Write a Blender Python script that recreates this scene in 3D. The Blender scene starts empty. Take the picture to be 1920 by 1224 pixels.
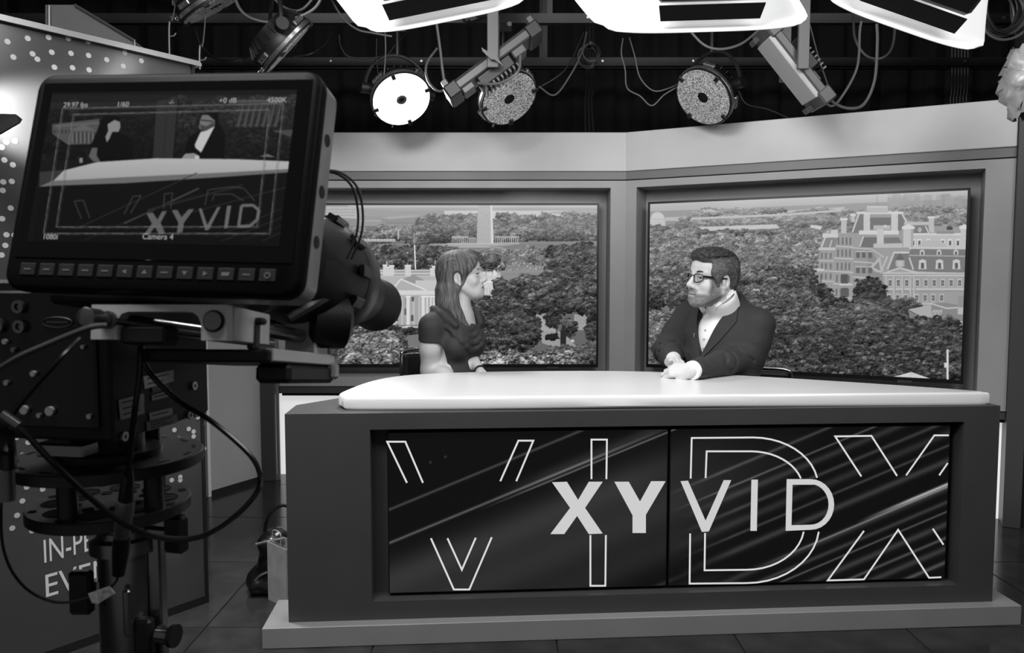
import bpy, math, random
import numpy as np
from mathutils import Matrix, Vector
D = bpy.data
C = bpy.context.scene.collection
SC = bpy.context.scene
PI = math.pi

# ------------------------------------------------------------------ camera
CAMH, FPX, PITCH = 1.22, 1430.0, math.atan(93 / 1430.0)
cam = D.cameras.new('camera'); cam.sensor_width = 36.0; cam.lens = 36.0 * FPX / 1920.0
cam.clip_start = 0.02
cam.dof.use_dof = True; cam.dof.focus_distance = 3.4; cam.dof.aperture_fstop = 15.0
camo = D.objects.new('camera', cam); C.objects.link(camo)
camo.location = (0, 0, CAMH); camo.rotation_euler = (PI / 2 - PITCH, 0, 0)
SC.camera = camo
# ------------------------------------------------------------------ world, exposure
w = D.worlds.new('studio_ambient'); SC.world = w; w.use_nodes = True
w.node_tree.nodes['Background'].inputs[0].default_value = (1, 1, 1, 1)
w.node_tree.nodes['Background'].inputs[1].default_value = 0.10
SC.view_settings.view_transform = 'Standard'; SC.view_settings.look = 'None'
SC.view_settings.exposure = 0.0; SC.view_settings.gamma = 1.0
SC.view_settings.use_curve_mapping = False

def area_lamp(name, loc, target, size, size_y, power):
    l = D.lights.new(name, 'AREA'); l.shape = 'RECTANGLE'; l.size = size; l.size_y = size_y; l.energy = power
    o = D.objects.new(name, l); C.objects.link(o); o.location = loc
    d = Vector(target) - Vector(loc); o.rotation_euler = d.to_track_quat('-Z', 'Y').to_euler()
    return o
# unseen lamps added as fill, above and behind the camera, facing the set
area_lamp('added_fill_light', (-1.0, 0.5, 3.0), (0.1, 3.4, 0.9), 1.4, 0.7, 66)
area_lamp('added_fill_light', (2.0, 0.5, 3.0), (1.0, 3.6, 0.9), 1.4, 0.7, 37)
area_lamp('desk_light', (0.6, 2.9, 3.1), (0.6, 2.95, 0.8), 1.6, 0.5, 8)

# ------------------------------------------------------------------ measuring helpers
_c, _s = math.cos(PITCH), math.sin(PITCH)
def ray(px, py):
    u = (px - 960) / FPX; v = (612 - py) / FPX
    return np.array([u, _c + v * _s, -_s + v * _c])
O0 = np.array([0, 0, CAMH])
def at(px, py, Y):
    r = ray(px, py); return Vector(O0 + r * Y / r[1])
def at_z(px, py, z):
    r = ray(px, py); return Vector(O0 + r * (z - CAMH) / r[2])
def at_plane(px, py, p0, n):
    r = ray(px, py); n = np.array(n); t = ((np.array(p0) - O0) @ n) / (r @ n); return Vector(O0 + r * t)

# ------------------------------------------------------------------ materials
def lin(v): return v / 12.92 if v <= 0.04045 else ((v + 0.055) / 1.055) ** 2.4
MATS = {}
def mat(name, g, rough=0.5, metal=0.0, emis=None, estr=1.0, noise=0.0, nscale=30.0, bump=0.0, bscale=80.0, spec=0.5, stretch=None, attr=None, trans=0.0, coat=0.0):
    if name in MATS: return MATS[name]
    m = D.materials.new(name); m.use_nodes = True; nt = m.node_tree; b = nt.nodes['Principled BSDF']
    l = lin(g); b.inputs['Base Color'].default_value = (l, l, l, 1)
    b.inputs['Roughness'].default_value = rough; b.inputs['Metallic'].default_value = metal
    b.inputs['Specular IOR Level'].default_value = spec
    b.inputs['Coat Weight'].default_value = coat
    b.inputs['Transmission Weight'].default_value = trans
    if trans > 0: b.inputs['IOR'].default_value = 1.03
    if emis is not None:
        e = lin(emis); b.inputs['Emission Color'].default_value = (e, e, e, 1); b.inputs['Emission Strength'].default_value = estr
    tc = nt.nodes.new('ShaderNodeTexCoord'); src = tc.outputs['Object']
    if stretch:
        mp = nt.nodes.new('ShaderNodeMapping'); mp.inputs['Scale'].default_value = stretch
        nt.links.new(src, mp.inputs['Vector']); src = mp.outputs['Vector']
    if noise > 0:
        n = nt.nodes.new('ShaderNodeTexNoise'); n.inputs['Scale'].default_value = nscale; n.inputs['Detail'].default_value = 4
        nt.links.new(src, n.inputs['Vector'])
        r = nt.nodes.new('ShaderNodeValToRGB'); a, z = lin(max(0, g - noise)), lin(min(1, g + noise))
        r.color_ramp.elements[0].color = (a, a, a, 1); r.color_ramp.elements[0].position = 0.3
        r.color_ramp.elements[1].color = (z, z, z, 1); r.color_ramp.elements[1].position = 0.7
        nt.links.new(n.outputs['Fac'], r.inputs[0]); nt.links.new(r.outputs[0], b.inputs['Base Color'])
    if attr:
        a = nt.nodes.new('ShaderNodeAttribute'); a.attribute_name = attr
        if emis is None: nt.links.new(a.outputs['Color'], b.inputs['Base Color'])
        else: nt.links.new(a.outputs['Color'], b.inputs['Emission Color'])
    if bump > 0:
        n = nt.nodes.new('ShaderNodeTexNoise'); n.inputs['Scale'].default_value = bscale; n.inputs['Detail'].default_value = 3
        nt.links.new(src, n.inputs['Vector'])
        bp = nt.nodes.new('ShaderNodeBump'); bp.inputs['Strength'].default_value = bump; bp.inputs['Distance'].default_value = 0.01
        nt.links.new(n.outputs['Fac'], bp.inputs['Height']); nt.links.new(bp.outputs[0], b.inputs['Normal'])
    MATS[name] = m; return m

# ------------------------------------------------------------------ mesh builder
def frame(d, up=(0, 0, 1)):
    d = Vector(d).normalized(); up = Vector(up)
    if abs(d.dot(up)) > 0.98: up = Vector((0, 1, 0)) if abs(d.y) < .9 else Vector((1, 0, 0))
    x = up.cross(d).normalized(); y = d.cross(x)
    return Matrix((x, y, d)).transposed()          # columns x, y, d
def TR(loc=(0, 0, 0), rz=0, rx=0, ry=0):
    return Matrix.Translation(loc) @ Matrix.Rotation(rz, 4, 'Z') @ Matrix.Rotation(ry, 4, 'Y') @ Matrix.Rotation(rx, 4, 'X')
def basis(o, x, y, z):
    m = Matrix.Identity(4)
    for i in range(3):
        m[i][0], m[i][1], m[i][2], m[i][3] = x[i], y[i], z[i], o[i]
    return m
def spline(pts, n=8):
    p = [Vector(q) for q in pts]
    if len(p) < 3: return p
    p = [p[0] * 2 - p[1]] + p + [p[-1] * 2 - p[-2]]
    out = []
    for i in range(1, len(p) - 2):
        a, b, c, d = p[i - 1:i + 3]
        for k in range(n):
            t = k / n
            out.append(0.5 * (2 * b + (c - a) * t + (2 * a - 5 * b + 4 * c - d) * t * t + (3 * b - a - 3 * c + d) * t ** 3))
    out.append(p[-2]); return out
class B:
    def __init__(s, T=None): s.v = []; s.f = []; s.T = T or Matrix.Identity(4)
    def add(s, vs, fs):
        k = len(s.v); s.v += [tuple(s.T @ Vector(v)) for v in vs]; s.f += [tuple(i + k for i in f) for f in fs]; return s
    def box(s, x0, x1, y0, y1, z0, z1, bev=0.0):
        if bev <= 0:
            vs = [(x, y, z) for z in (z0, z1) for y in (y0, y1) for x in (x0, x1)]
            return s.add(vs, [(0, 2, 3, 1), (4, 5, 7, 6), (0, 1, 5, 4), (2, 6, 7, 3), (0, 4, 6, 2), (1, 3, 7, 5)])
        b = bev; vs = []; ix = {}
        X, Y, Zz = (x0, x1), (y0, y1), (z0, z1)
        for i in range(2):
            for j in range(2):
                for k in range(2):
                    c = (X[i], Y[j], Zz[k]); sg = (1 if i == 0 else -1, 1 if j == 0 else -1, 1 if k == 0 else -1)
                    for a in range(3):
                        p = [c[q] + (sg[q] * b if q != a else 0) for q in range(3)]
                        ix[i, j, k, a] = len(vs); vs.append(tuple(p))
        fs = []
        for a in range(3):
            o = [q for q in range(3) if q != a]
            for e in range(2):
                q = []
                for (m, n) in ((0, 0), (1, 0), (1, 1), (0, 1)):
                    t = [0, 0, 0]; t[a] = e; t[o[0]] = m; t[o[1]] = n; q.append(ix[t[0], t[1], t[2], a])
                if (e == 0) != (a == 1): q = q[::-1]
                fs.append(tuple(q))
        for a in range(3):                       # edges along axis a
            o = [q for q in range(3) if q != a]
            for m in range(2):
                for n in range(2):
                    t0 = [0, 0, 0]; t1 = [0, 0, 0]; t0[o[0]] = t1[o[0]] = m; t0[o[1]] = t1[o[1]] = n; t1[a] = 1
                    q = [ix[(*t0, o[0])], ix[(*t1, o[0])], ix[(*t1, o[1])], ix[(*t0, o[1])]]
                    fs.append(tuple(q))
        for i in range(2):
            for j in range(2):
                for k in range(2): fs.append((ix[i, j, k, 0], ix[i, j, k, 1], ix[i, j, k, 2]))
        s.fix = True
        return s.add(vs, fs)
    def cyl(s, a, b, r, r2=None, n=16, caps=True):
        a, b = Vector(a), Vector(b); r2 = r if r2 is None else r2; m = frame(b - a); vs = []
        for q, rr in ((a, r), (b, r2)):
            for i in range(n):
                t = 2 * PI * i / n; vs.append(q + m @ Vector((math.cos(t) * rr, math.sin(t) * rr, 0)))
        fs = [(i, (i + 1) % n, n + (i + 1) % n, n + i) for i in range(n)]
        if caps: fs += [tuple(range(n))[::-1], tuple(range(n, 2 * n))]
        return s.add(vs, fs)
    def tube(s, pts, r, n=8, sm=6, rr=None, closed=False):
        p = spline(pts, sm) if sm else [Vector(q) for q in pts]
        vs = []; N = len(p); up = Vector((0.13, 0.21, 1)).normalized(); m = None
        for i, q in enumerate(p):
            d = (p[min(i + 1, N - 1)] - p[max(i - 1, 0)])
            if d.length < 1e-9: d = Vector((0, 0, 1))
            d.normalize()
            if m is None: x = frame(d, up).col[0]
            else: x = (x - d * x.dot(d)).normalized()
            m = 1; y = d.cross(x); ra = rr(i / (N - 1)) if rr else r
            for k in range(n):
                t = 2 * PI * k / n; vs.append(q + x * math.cos(t) * ra + y * math.sin(t) * ra)
        fs = [(i * n + k, i * n + (k + 1) % n, (i + 1) * n + (k + 1) % n, (i + 1) * n + k) for i in range(N - 1) for k in range(n)]
        fs += [tuple(range(n))[::-1], tuple(range((N - 1) * n, N * n))]
        return s.add(vs, fs)
    def lathe(s, prof, a, d, n=32, cap=True):
        a = Vector(a); m = frame(d); vs = []
        for r, h in prof:
            for k in range(n):
                t = 2 * PI * k / n; vs.append(a + m @ Vector((math.cos(t) * r, math.sin(t) * r, h)))
        N = len(prof)
        fs = [(i * n + k, i * n + (k + 1) % n, (i + 1) * n + (k + 1) % n, (i + 1) * n + k) for i in range(N - 1) for k in range(n)]
        if cap: fs += [tuple(range(n))[::-1], tuple(range((N - 1) * n, N * n))]
        return s.add(vs, fs)
    def prism(s, poly, o, x, y, d):
        """poly in the (x, y) plane at o, thickened by vector d"""
        o, x, y, d = Vector(o), Vector(x), Vector(y), Vector(d); n = len(poly)
        vs = [o + x * p[0] + y * p[1] for p in poly]; vs += [v + d for v in vs]
        fs = [tuple(range(n))[::-1], tuple(range(n, 2 * n))] + [(i, (i + 1) % n, n + (i + 1) % n, n + i) for i in range(n)]
        return s.add(vs, fs)
    def build(s, name, m, parent=None, smooth=False, angle=40):
        me = D.meshes.new(name); v = s.v
        c = Vector((0, 0, 0))
        if parent is None and v:
            a = np.array(v); c = Vector(((a[:, 0].min() + a[:, 0].max()) / 2, (a[:, 1].min() + a[:, 1].max()) / 2, a[:, 2].min()))
            v = [tuple(Vector(q) - c) for q in v]
        me.from_pydata(v, [], s.f); me.update()
        fixn(me)
        me.materials.append(m)
        if smooth: smooth_mesh(me, angle)
        o = D.objects.new(name, me); C.objects.link(o); o.location = c
        if parent is not None: setpar(o, parent)
        return o
def fixn(me):
    import bmesh
    bm = bmesh.new(); bm.from_mesh(me); bmesh.ops.recalc_face_normals(bm, faces=bm.faces); bm.to_mesh(me); bm.free()
def smooth_mesh(me, angle=40):
    me.polygons.foreach_set('use_smooth', [True] * len(me.polygons))
    if angle < 180: me.set_sharp_from_angle(angle=math.radians(angle))
def setpar(o, p):
    o.parent = p
    if p.parent is None: o.matrix_parent_inverse = p.matrix_basis.inverted()
def tag(o, label, cat, group=None):
    o['label'] = label; o['category'] = cat
    if group: o['group'] = group
    return o
def thing(name, label, cat, loc=(0, 0, 0), group=None):
    o = D.objects.new(name, None); C.objects.link(o); o.location = loc; o.empty_display_size = 0.05
    return tag(o, label, cat, group)
def struct(o, kind='structure'): o['kind'] = kind; return o
def raw(name, vs, fs, m, parent=None, smooth=True, angle=180, col=None, cname='Col'):
    """mesh from numpy arrays (quads), optional point colours"""
    vs = np.asarray(vs, np.float32); fs = np.asarray(fs, np.int32); k = fs.shape[1]
    me = D.meshes.new(name); me.vertices.add(len(vs)); me.loops.add(fs.size); me.polygons.add(len(fs))
    c = np.zeros(3, np.float32)
    if parent is None: c = np.array([(vs[:, 0].min() + vs[:, 0].max()) / 2, (vs[:, 1].min() + vs[:, 1].max()) / 2, vs[:, 2].min()], np.float32)
    me.vertices.foreach_set('co', (vs - c).ravel()); me.loops.foreach_set('vertex_index', fs.ravel())
    me.polygons.foreach_set('loop_start', np.arange(0, fs.size, k, dtype=np.int32))
    me.update(calc_edges=True)
    if smooth: smooth_mesh(me, angle)
    if col is not None:
        a = me.color_attributes.new(cname, 'FLOAT_COLOR', 'POINT'); q = np.ones((len(vs), 4), np.float32); q[:, :3] = np.asarray(col)[:, None] if np.ndim(col) == 1 else col
        a.data.foreach_set('color', q.ravel())
    me.materials.append(m)
    o = D.objects.new(name, me); C.objects.link(o); o.location = c
    if parent is not None: setpar(o, parent)
    return o
def text(name, s, o, x, y, size, m, parent, thick=0.0005, sx=1.0, align='LEFT'):
    """flat lettering: baseline start o, directions x and y"""
    cu = D.curves.new(name, 'FONT'); cu.body = s; cu.size = 1.0; cu.align_x = align
    t = D.objects.new(name, cu); C.objects.link(t)
    dg = bpy.context.evaluated_depsgraph_get(); me0 = t.evaluated_get(dg).to_mesh()
    vs = [Vector(v.co) for v in me0.vertices]; fs = [tuple(p.vertices) for p in me0.polygons]
    t.evaluated_get(dg).to_mesh_clear(); D.objects.remove(t); D.curves.remove(cu)
    x, y, o = Vector(x).normalized(), Vector(y).normalized(), Vector(o)
    b = B(); b.v = [tuple(o + x * v.x * size * sx + y * v.y * size) for v in vs]; b.f = fs
    return b.build(name, m, parent)
# ================================================================== the setting
M_floor = mat('floor_tile', 0.18, 0.16, spec=.28, noise=0.03, nscale=9, bump=0.02, bscale=40)
M_grout = mat('floor_grout', 0.10, 0.8)
M_wall = mat('set_wall', 0.64, 0.45, noise=0.012, nscale=6)
M_head = mat('set_header', 0.78, 0.4, noise=0.012, nscale=4)
M_dark = mat('set_dark_trim', 0.28, 0.45)
M_band = mat('set_band', 0.44, 0.4)
M_black = mat('black_paint', 0.06, 0.6)
M_curtain = mat('black_curtain', 0.055, 0.9, bump=0.3, bscale=8, stretch=(6, 6, .3))
M_white = mat('white_panel', 0.88, 0.4)
M_lightbox = mat('backlit_panel', 0.85, 0.4, emis=.80, estr=1.0)
M_grey = mat('grey_flat', 0.68, 0.5, noise=0.01, nscale=5)

fl = struct(B().box(-4.2, 4.4, -1.2, 6.2, -0.06, -0.006).build('floor', M_grout))
fl['label'] = 'dark polished tile floor of the studio'
_t = B().box(-.303, .303, -.303, .303, -.02, 0, bev=0.0015); tile0 = None
for j in range(-2, 5):
    for i in range(-2, 7):
        x, y = -1.07 + .61 * i + .305, 2.59 + .61 * j + .305
        if tile0 is None: o = _t.build('floor_tile', M_floor, fl); tile0 = o
        else: o = tile0.copy(); C.objects.link(o)
        o.location = (x, y, 0.0)
cl = struct(B().box(-4.2, 4.4, -1.2, 6.2, 3.6, 3.7).build('ceiling', M_black))
wb = struct(B().box(-4.2, 4.4, 6.1, 6.2, 0, 3.6).build('wall_back', M_black))
struct(B().box(-4.3, -4.2, -1.2, 6.2, 0, 3.6).build('wall_far_left', M_black))
struct(B().box(4.4, 4.5, -1.2, 6.2, 0, 3.6).build('wall_far_right', M_black))
# black drape behind the set, folded
N = 240; vs = []; 
for i in range(N + 1):
    x = -4.1 + 8.4 * i / N; y = 5.85 + .05 * math.sin(i * .9) + .02 * math.sin(i * 2.3)
    vs += [(x, y, 0.0), (x, y, 3.5)]
raw('drape', vs, [(2 * i, 2 * i + 2, 2 * i + 3, 2 * i + 1) for i in range(N)], M_curtain)
tag(bpy.context.scene.objects['drape'], 'floor-length black drape hanging behind the whole set', 'curtain')

def set_wall(name, T, L, n0, n1, depth=0.2):
    """a set flat in its own frame: x along the wall (0..L), y depth behind the face, z up"""
    def bx(nm, m, *a, par=None, bev=0): return B(T).box(*a, bev=bev).build(nm, m, par)
    z0, z1 = 0.565, 1.786; ni0, ni1 = 0.60, 1.745
    w = B(T)
    w.box(0, n0, 0, depth + .03, z0, z1); w.box(n1, L, 0, depth + .03, z0, z1)
    w.box(n0, n1, 0, depth + .03, ni1, z1); w.box(n0, n1, 0, depth + .03, z0, ni0 + .02)
    w = struct(w.build(name, M_wall))
    bx('niche_back', M_wall, n0, n1, depth, depth + .03, ni0 + .02, ni1, par=w)
    bx('header', M_head, 0, L, -.012, .25, 1.84, 2.066, par=w, bev=.003)
    bx('header_band', M_band, 0, L, .0, .2, 1.793, 1.84, par=w)
    bx('shadow_gap', M_black, 0, L, .012, .2, 1.785, 1.794, par=w)
    bx('lower_rail', M_dark, 0, L, .01, .2, .522, z0, par=w)
    bx('lower_rail_lip', M_dark, 0, L, .05, .2, .50, .523, par=w)
    bx('light_panel', M_lightbox, -.06 if name == 'wall_left' else 0, L, .11, .14, 0, .50, par=w)
    return w
XL0, XL1, YW = -1.398, 0.672, 4.55
TL = basis((XL0, YW, 0), (1, 0, 0), (0, 1, 0), (0, 0, 1))
wl = set_wall('wall_left', TL, XL1 - XL0, 0.12, 0.583 - XL0)
DW = Vector((.896, -.445, 0)).normalized(); NW = Vector((DW.y * -1, DW.x, 0))    # NW points behind the wall
CW = Vector((XL1, YW, 0))
TRW = basis(CW, DW, NW, (0, 0, 1))
wr = set_wall('wall_right', TRW, 1.94, 0.066, 1.816)
wl['label'] = 'grey set wall facing the camera with a screen niche and pale header'
wr['label'] = 'grey angled set wall at the right with a screen niche and pale header'
# dark post left of the set, and the grey flat beside it
p = B().box(-1.497, -1.416, 4.5, 4.53, 0, 2.066, bev=.002).build('trim_1', M_dark); struct(p)
p = B().box(-1.416, -1.398, 4.53, 4.545, 0, 1.79).build('trim_2', M_band); struct(p)
ga, gb = Vector((-1.500, 4.51, 0)), Vector((-1.68, 4.18, 0)); gd = (gb - ga).normalized(); gn = Vector((gd.y, -gd.x, 0))
gw = B().prism([(0, 0.0), (.37, 0.0), (.37, 2.05), (0, 2.05)], ga, gd, (0, 0, 1), gn * .04).build('wall_side', M_grey); struct(gw)
gw['label'] = 'plain grey flat standing beside the dark post'
b = B().prism([(0, 0), (.37, 0), (.37, .03), (0, .03)], ga - gn * .006, gd, (0, 0, 1), gn * .01).build('baseboard_side', M_black); struct(b)
e = ga + gd * .372
b = B().prism([(0, 0), (.02, 0), (.02, 2.05), (0, 2.05)], e - gn * .004, gd, (0, 0, 1), gn * .06).build('trim_3', M_white); struct(b)
# dark post and pale flat at the right end of the set
pe = CW + DW * 1.942
b = B(basis(pe, DW, NW, (0, 0, 1))).box(0, .075, -.03, .25, 0, 2.9, bev=.002).build('trim_4', M_dark); struct(b)
b = B(basis(pe, DW, NW, (0, 0, 1))).box(.075, .12, .0, .25, 0, 2.9).build('trim_5', M_black); struct(b)
b = B(basis(pe, DW, NW, (0, 0, 1))).box(.12, 1.0, .02, .06, .03, 2.2).build('wall_end', M_grey); struct(b)
b['label'] = 'pale grey flat just beyond the dark post'
b = B(basis(pe, DW, NW, (0, 0, 1))).box(.12, 1.0, .012, .06, 0, .03).build('baseboard_end', M_black); struct(b)

# ================================================================== exhibition panel with dots and lettering
pa = Vector((-1.151, 2.788, 0)); pang = math.radians(38)
pd = Vector((math.sin(pang), math.cos(pang), 0)); pn = Vector((pd.y, -pd.x, 0))     # pn faces the camera side
PH = 1.975
ex = thing('exhibition_panel', 'tall dark display panel printed with pale dots and slanted lettering, behind the camera monitor', 'display panel', pa)
M_pan = mat('panel_print', 0.27, 0.16, noise=0.02, nscale=3, spec=0.6)
M_dot = mat('panel_dot', 0.72, 0.3)
B().prism([(-1.3, .03), (0, .03), (0, PH), (-1.3, PH)], pa, pd, (0, 0, 1), pn * -.03).build('board', M_pan, ex)
fr = B()
fr.prism([(-1.3, 0), (.012, 0), (.012, .03), (-1.3, .03)], pa + pn * .006, pd, (0, 0, 1), pn * -.042)
fr.prism([(0, .03), (.012, .03), (.012, PH), (0, PH)], pa + pn * .006, pd, (0, 0, 1), pn * -.042)
fr.build('black_edging', M_black, ex)
tr = B()
tr.prism([(-1.3, PH), (.03, PH), (.03, PH + .012), (-1.3, PH + .012)], pa + pn * .02, pd, (0, 0, 1), pn * -.06)
tr.prism([(-1.3, PH + .012), (.03, PH + .012), (.03, PH + .02), (-1.3, PH + .02)], pa + pn * .012, pd, (0, 0, 1), pn * -.05)
tr.build('top_trim', mat('aluminium', .6, .3, metal=.8), ex)
PDOT = [(14,78),(52,72),(91,70),(128,72),(165,78),(25,107),(61,101),(97,98),(133,100),(166,104),(200,112),(234,99),(70,111),(102,126),(136,127),(167,131),(231,124),(265,114),
 (12,266),(8,300),(24,309),(22,340),(6,341),(3,276),(28,264),(5,357),(20,390),(4,410),(12,440),(10,460),(3,478),(27,441),
 (31,820),(53,829),(42,853),(75,841),(50,913),(80,917),(74,848),(42,939),(74,942),(32,966),(67,971),(23,990),(60,995),(138,918),(120,893),(125,919),
 (380,696),(375,716),(386,726),(374,748),(386,760),(371,782),(380,795),(354,804),(363,809),(327,806),(335,822),(363,818),(374,846),(383,841),(355,832),(367,830),(251,919),(280,905),(322,900),(338,894),(338,900),(250,908),(345,760),(352,690)]
dot0 = None
for (x, y) in PDOT:
    q = at_plane(x, y, pa + pn * .0004, pn); r = .0085
    if dot0 is None: o = dot0 = B().prism([(r * math.cos(t * PI / 5), r * math.sin(t * PI / 5)) for t in range(10)], (0, 0, 0), pd, (0, 0, 1), pn * .0006).build('printed_dot', M_dot, ex)
    else: o = dot0.copy(); C.objects.link(o)
    o.location = q
M_let = mat('panel_lettering', 0.86, 0.35)
o1 = at_plane(80, 1056, pa + pn * .001, pn); o2 = at_plane(82, 1121, pa + pn * .001, pn)
text('lettering', 'IN-PERSON', o1, pd, (0, 0, 1), .108, M_let, ex, sx=.60)
text('lettering', 'EVENTS', o2, pd, (0, 0, 1), .106, M_let, ex, sx=.86)
# grey header box standing behind the panel
hx = thing('header_box', 'grey slanted boxed header rising behind the dotted panel', 'header panel', at(170, 90, 3.3))
q0 = [at(85, 96, 3.3), at(85, 9, 3.3), at(140, 9, 3.3), at(252, 76, 3.3), at(252, 110, 3.3)]
b = B(); b.v = [tuple(v) for v in q0] + [tuple(v + Vector((-.05, .5, 0))) for v in q0]
b.f = [(0, 1, 2, 3, 4), (9, 8, 7, 6, 5)] + [(i, (i + 1) % 5, 5 + (i + 1) % 5, 5 + i) for i in range(5)]
b.build('body', mat('header_grey', .42, .5), hx)
for v in (q0[0], q0[4]): B().box(v.x - .02 + (.06 if v is q0[0] else -.06), v.x + .02 + (.06 if v is q0[0] else -.06), v.y + .2, v.y + .24, 0, v.z + .02).build('support_post', M_black, hx)
b = B().tube([at(140, 9, 3.29), at(252, 76, 3.29), at(252, 110, 3.29)], .006, n=6, sm=0); b.tube([at(92, 10, 3.29), at(92, 96, 3.29)], .006, n=6, sm=0)
b.build('edge_trim', mat('aluminium', .6, .3, metal=.8), hx)
# ================================================================== desk
dd = Vector((.99775, .06703, 0)).normalized(); dn = Vector((-dd.y, dd.x, 0))        # dn points away from the camera
d0 = Vector((-0.745, 2.475, 0)); TD = basis(d0, dd, dn, (0, 0, 1))
M_desk = mat('desk_body', 0.25, 0.42, noise=0.008, nscale=5)
M_plinth = mat('desk_plinth', 0.52, 0.45, noise=0.01, nscale=6)
M_top = mat('desk_top', 0.93, 0.28, noise=0.006, nscale=4)
desk = thing('presenter_desk', 'long dark grey presenter desk with a curved white top and illuminated front', 'desk', d0 + dd * 1.23 + dn * .1)
LB, ZT = 2.456, 0.771
o0, o1_, oz0, oz1, RD = .276, 2.327, .133, .716, .045
b = B(TD)
b.box(0, o0, 0, .18, .07, ZT); b.box(o1_, LB, 0, .18, .07, ZT)
b.box(o0, o1_, 0, .18, oz1, ZT); b.box(o0, o1_, 0, .18, .07, oz0)
b.build('front_body', M_desk, desk)
B(TD).box(o0, o1_, RD + .03, .18, oz0, oz1).build('recess_back', M_desk, desk)
# angled sides closing the body toward the presenters
def side(poly, nm): 
    B(TD).prism(poly, (0, 0, .07), (1, 0, 0), (0, 1, 0), (0, 0, ZT - .07)).build(nm, M_desk, desk)
side([(0, .18), (.16, .18), (.26, .42), (.22, .44)], 'side_panel')
side([(LB - .16, .18), (LB, .18), (LB - .3, .36), (LB - .36, .34)], 'side_panel')
B(TD).prism([(0, .18), (LB, .18), (LB - .3, .36), (1.5, .62), (.6, .6), (.22, .44)], (0, 0, ZT - .03), (1, 0, 0), (0, 1, 0), (0, 0, .0298)).build('under_top', M_desk, desk)
B(TD).box(-.078, LB + .08, -.04, .185, 0, .07, bev=.002).build('plinth', M_plinth, desk)
# white top: outline measured on its upper face
out = [(-.592,2.60),(-.604,2.64),(-.60,2.72),(-.565,2.92),(-.50,3.07),(-.40,3.16),(-.26,3.215),(-.10,3.25),(.10,3.275),(.32,3.285),(.53,3.268),(.767,3.205),(1.02,3.09),(1.315,2.925),(1.55,2.775),(1.655,2.70),(1.672,2.682),(1.665,2.664),(1.64,2.656),(1.2,2.630),(.55,2.588),(-.1,2.553),(-.52,2.552),(-.57,2.567)]
op = [Vector((x, y, 0)) for x, y in out]; sp = []
crn = spline(op + [op[0]], 4)[:-1]
n = len(crn); bt = B()
rings = [(.772, .012), (.776, .004), (.781, 0), (.806, 0), (.812, .003), (.815, .010)]
cen = sum(crn, Vector()) / n
for z, ins in rings:
    for q in crn:
        e = (q - cen); q2 = q - e.normalized() * ins; bt.v.append((q2.x, q2.y, z))
for k in range(len(rings) - 1):
    bt.f += [(k * n + i, k * n + (i + 1) % n, (k + 1) * n + (i + 1) % n, (k + 1) * n + i) for i in range(n)]
bt.f += [tuple(range(n))[::-1], tuple(range((len(rings) - 1) * n, len(rings) * n))]
bt.build('table_top', M_top, desk, smooth=True, angle=35)

# ---- two displays in the desk front: streaks by colour attribute, graphics as flat geometry
def streak_field(s, z):
    """brightness (sRGB) of the animated backdrop at s (0..1.95 along both screens), z (0..0.55 up)"""
    k = z - .40 * s          # constant along a streak
    g = np.full(s.shape, .055)
    def band(c, w, a, f0=0, f1=9, soft=.2):
        f = np.clip((s - f0) / soft, 0, 1) * np.clip((f1 - s) / soft, 0, 1)
        return a * f * np.exp(-((k - c) / w) ** 2)
    g += band(.045, .07, .13, -1, 1.3, .5) + band(-.10, .10, .12, -1, 1.5, .5) + band(-.25, .06, .07, .2, 1.3, .3)
    g += band(.29, .005, .20, -1, 1.4) + band(.175, .005, .28, -1, .98, .3) + band(.160, .003, .30, .3, 1.6, .2)
    g += band(.185, .022, .10, .35, 1.1)
    for c, wd, a, f0, f1 in ((.06,.006,.16,1.2,9),(-.10,.006,.22,.95,9),(-.165,.004,.3,.97,9),(-.2,.012,.16,1.0,9),(-.255,.007,.2,1.0,9),(-.30,.014,.14,.98,9),(-.345,.005,.22,1.0,9),(-.40,.012,.2,1.0,9),(-.485,.006,.75,1.64,9),(-.495,.004,.35,1.3,9),(-.5,.012,.16,1.0,9),(-.55,.008,.2,1.0,9),(-.585,.004,.3,1.2,9),(-.63,.012,.2,1.1,9),(-.68,.006,.28,1.3,9),(-.72,.012,.2,1.4,9),(-.77,.008,.3,1.6,9),(-.47,.03,.12,.5,1.2),(-.41,.008,.16,.3,1.1),(-.6,.02,.1,.7,1.2)):
        g += band(c + .04, wd, a * .8, f0, f1)
    for (cx, cz) in ((.145, .452), (.195, .47)):
        g += .2 * np.exp(-((s - cx) ** 2 + (z - cz) ** 2) / .004 ** 2)
    return np.clip(g, 0, .95)
def linv(a): return np.where(a <= .04045, a / 12.92, ((a + .055) / 1.055) ** 2.4)
M_scr = mat('desk_screen', 0.02, 0.25, emis=1.0, estr=1.0, attr='Col', spec=.3)
M_glow = mat('screen_graphic_bright', 0.02, 0.4, emis=0.80, estr=1.0)
M_line = mat('screen_graphic_line', 0.02, 0.4, emis=0.86, estr=1.0)
M_bez = mat('bezel_black', 0.05, 0.35)
S0 = .328; SZ0, SZ1 = .143, .700
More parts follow.
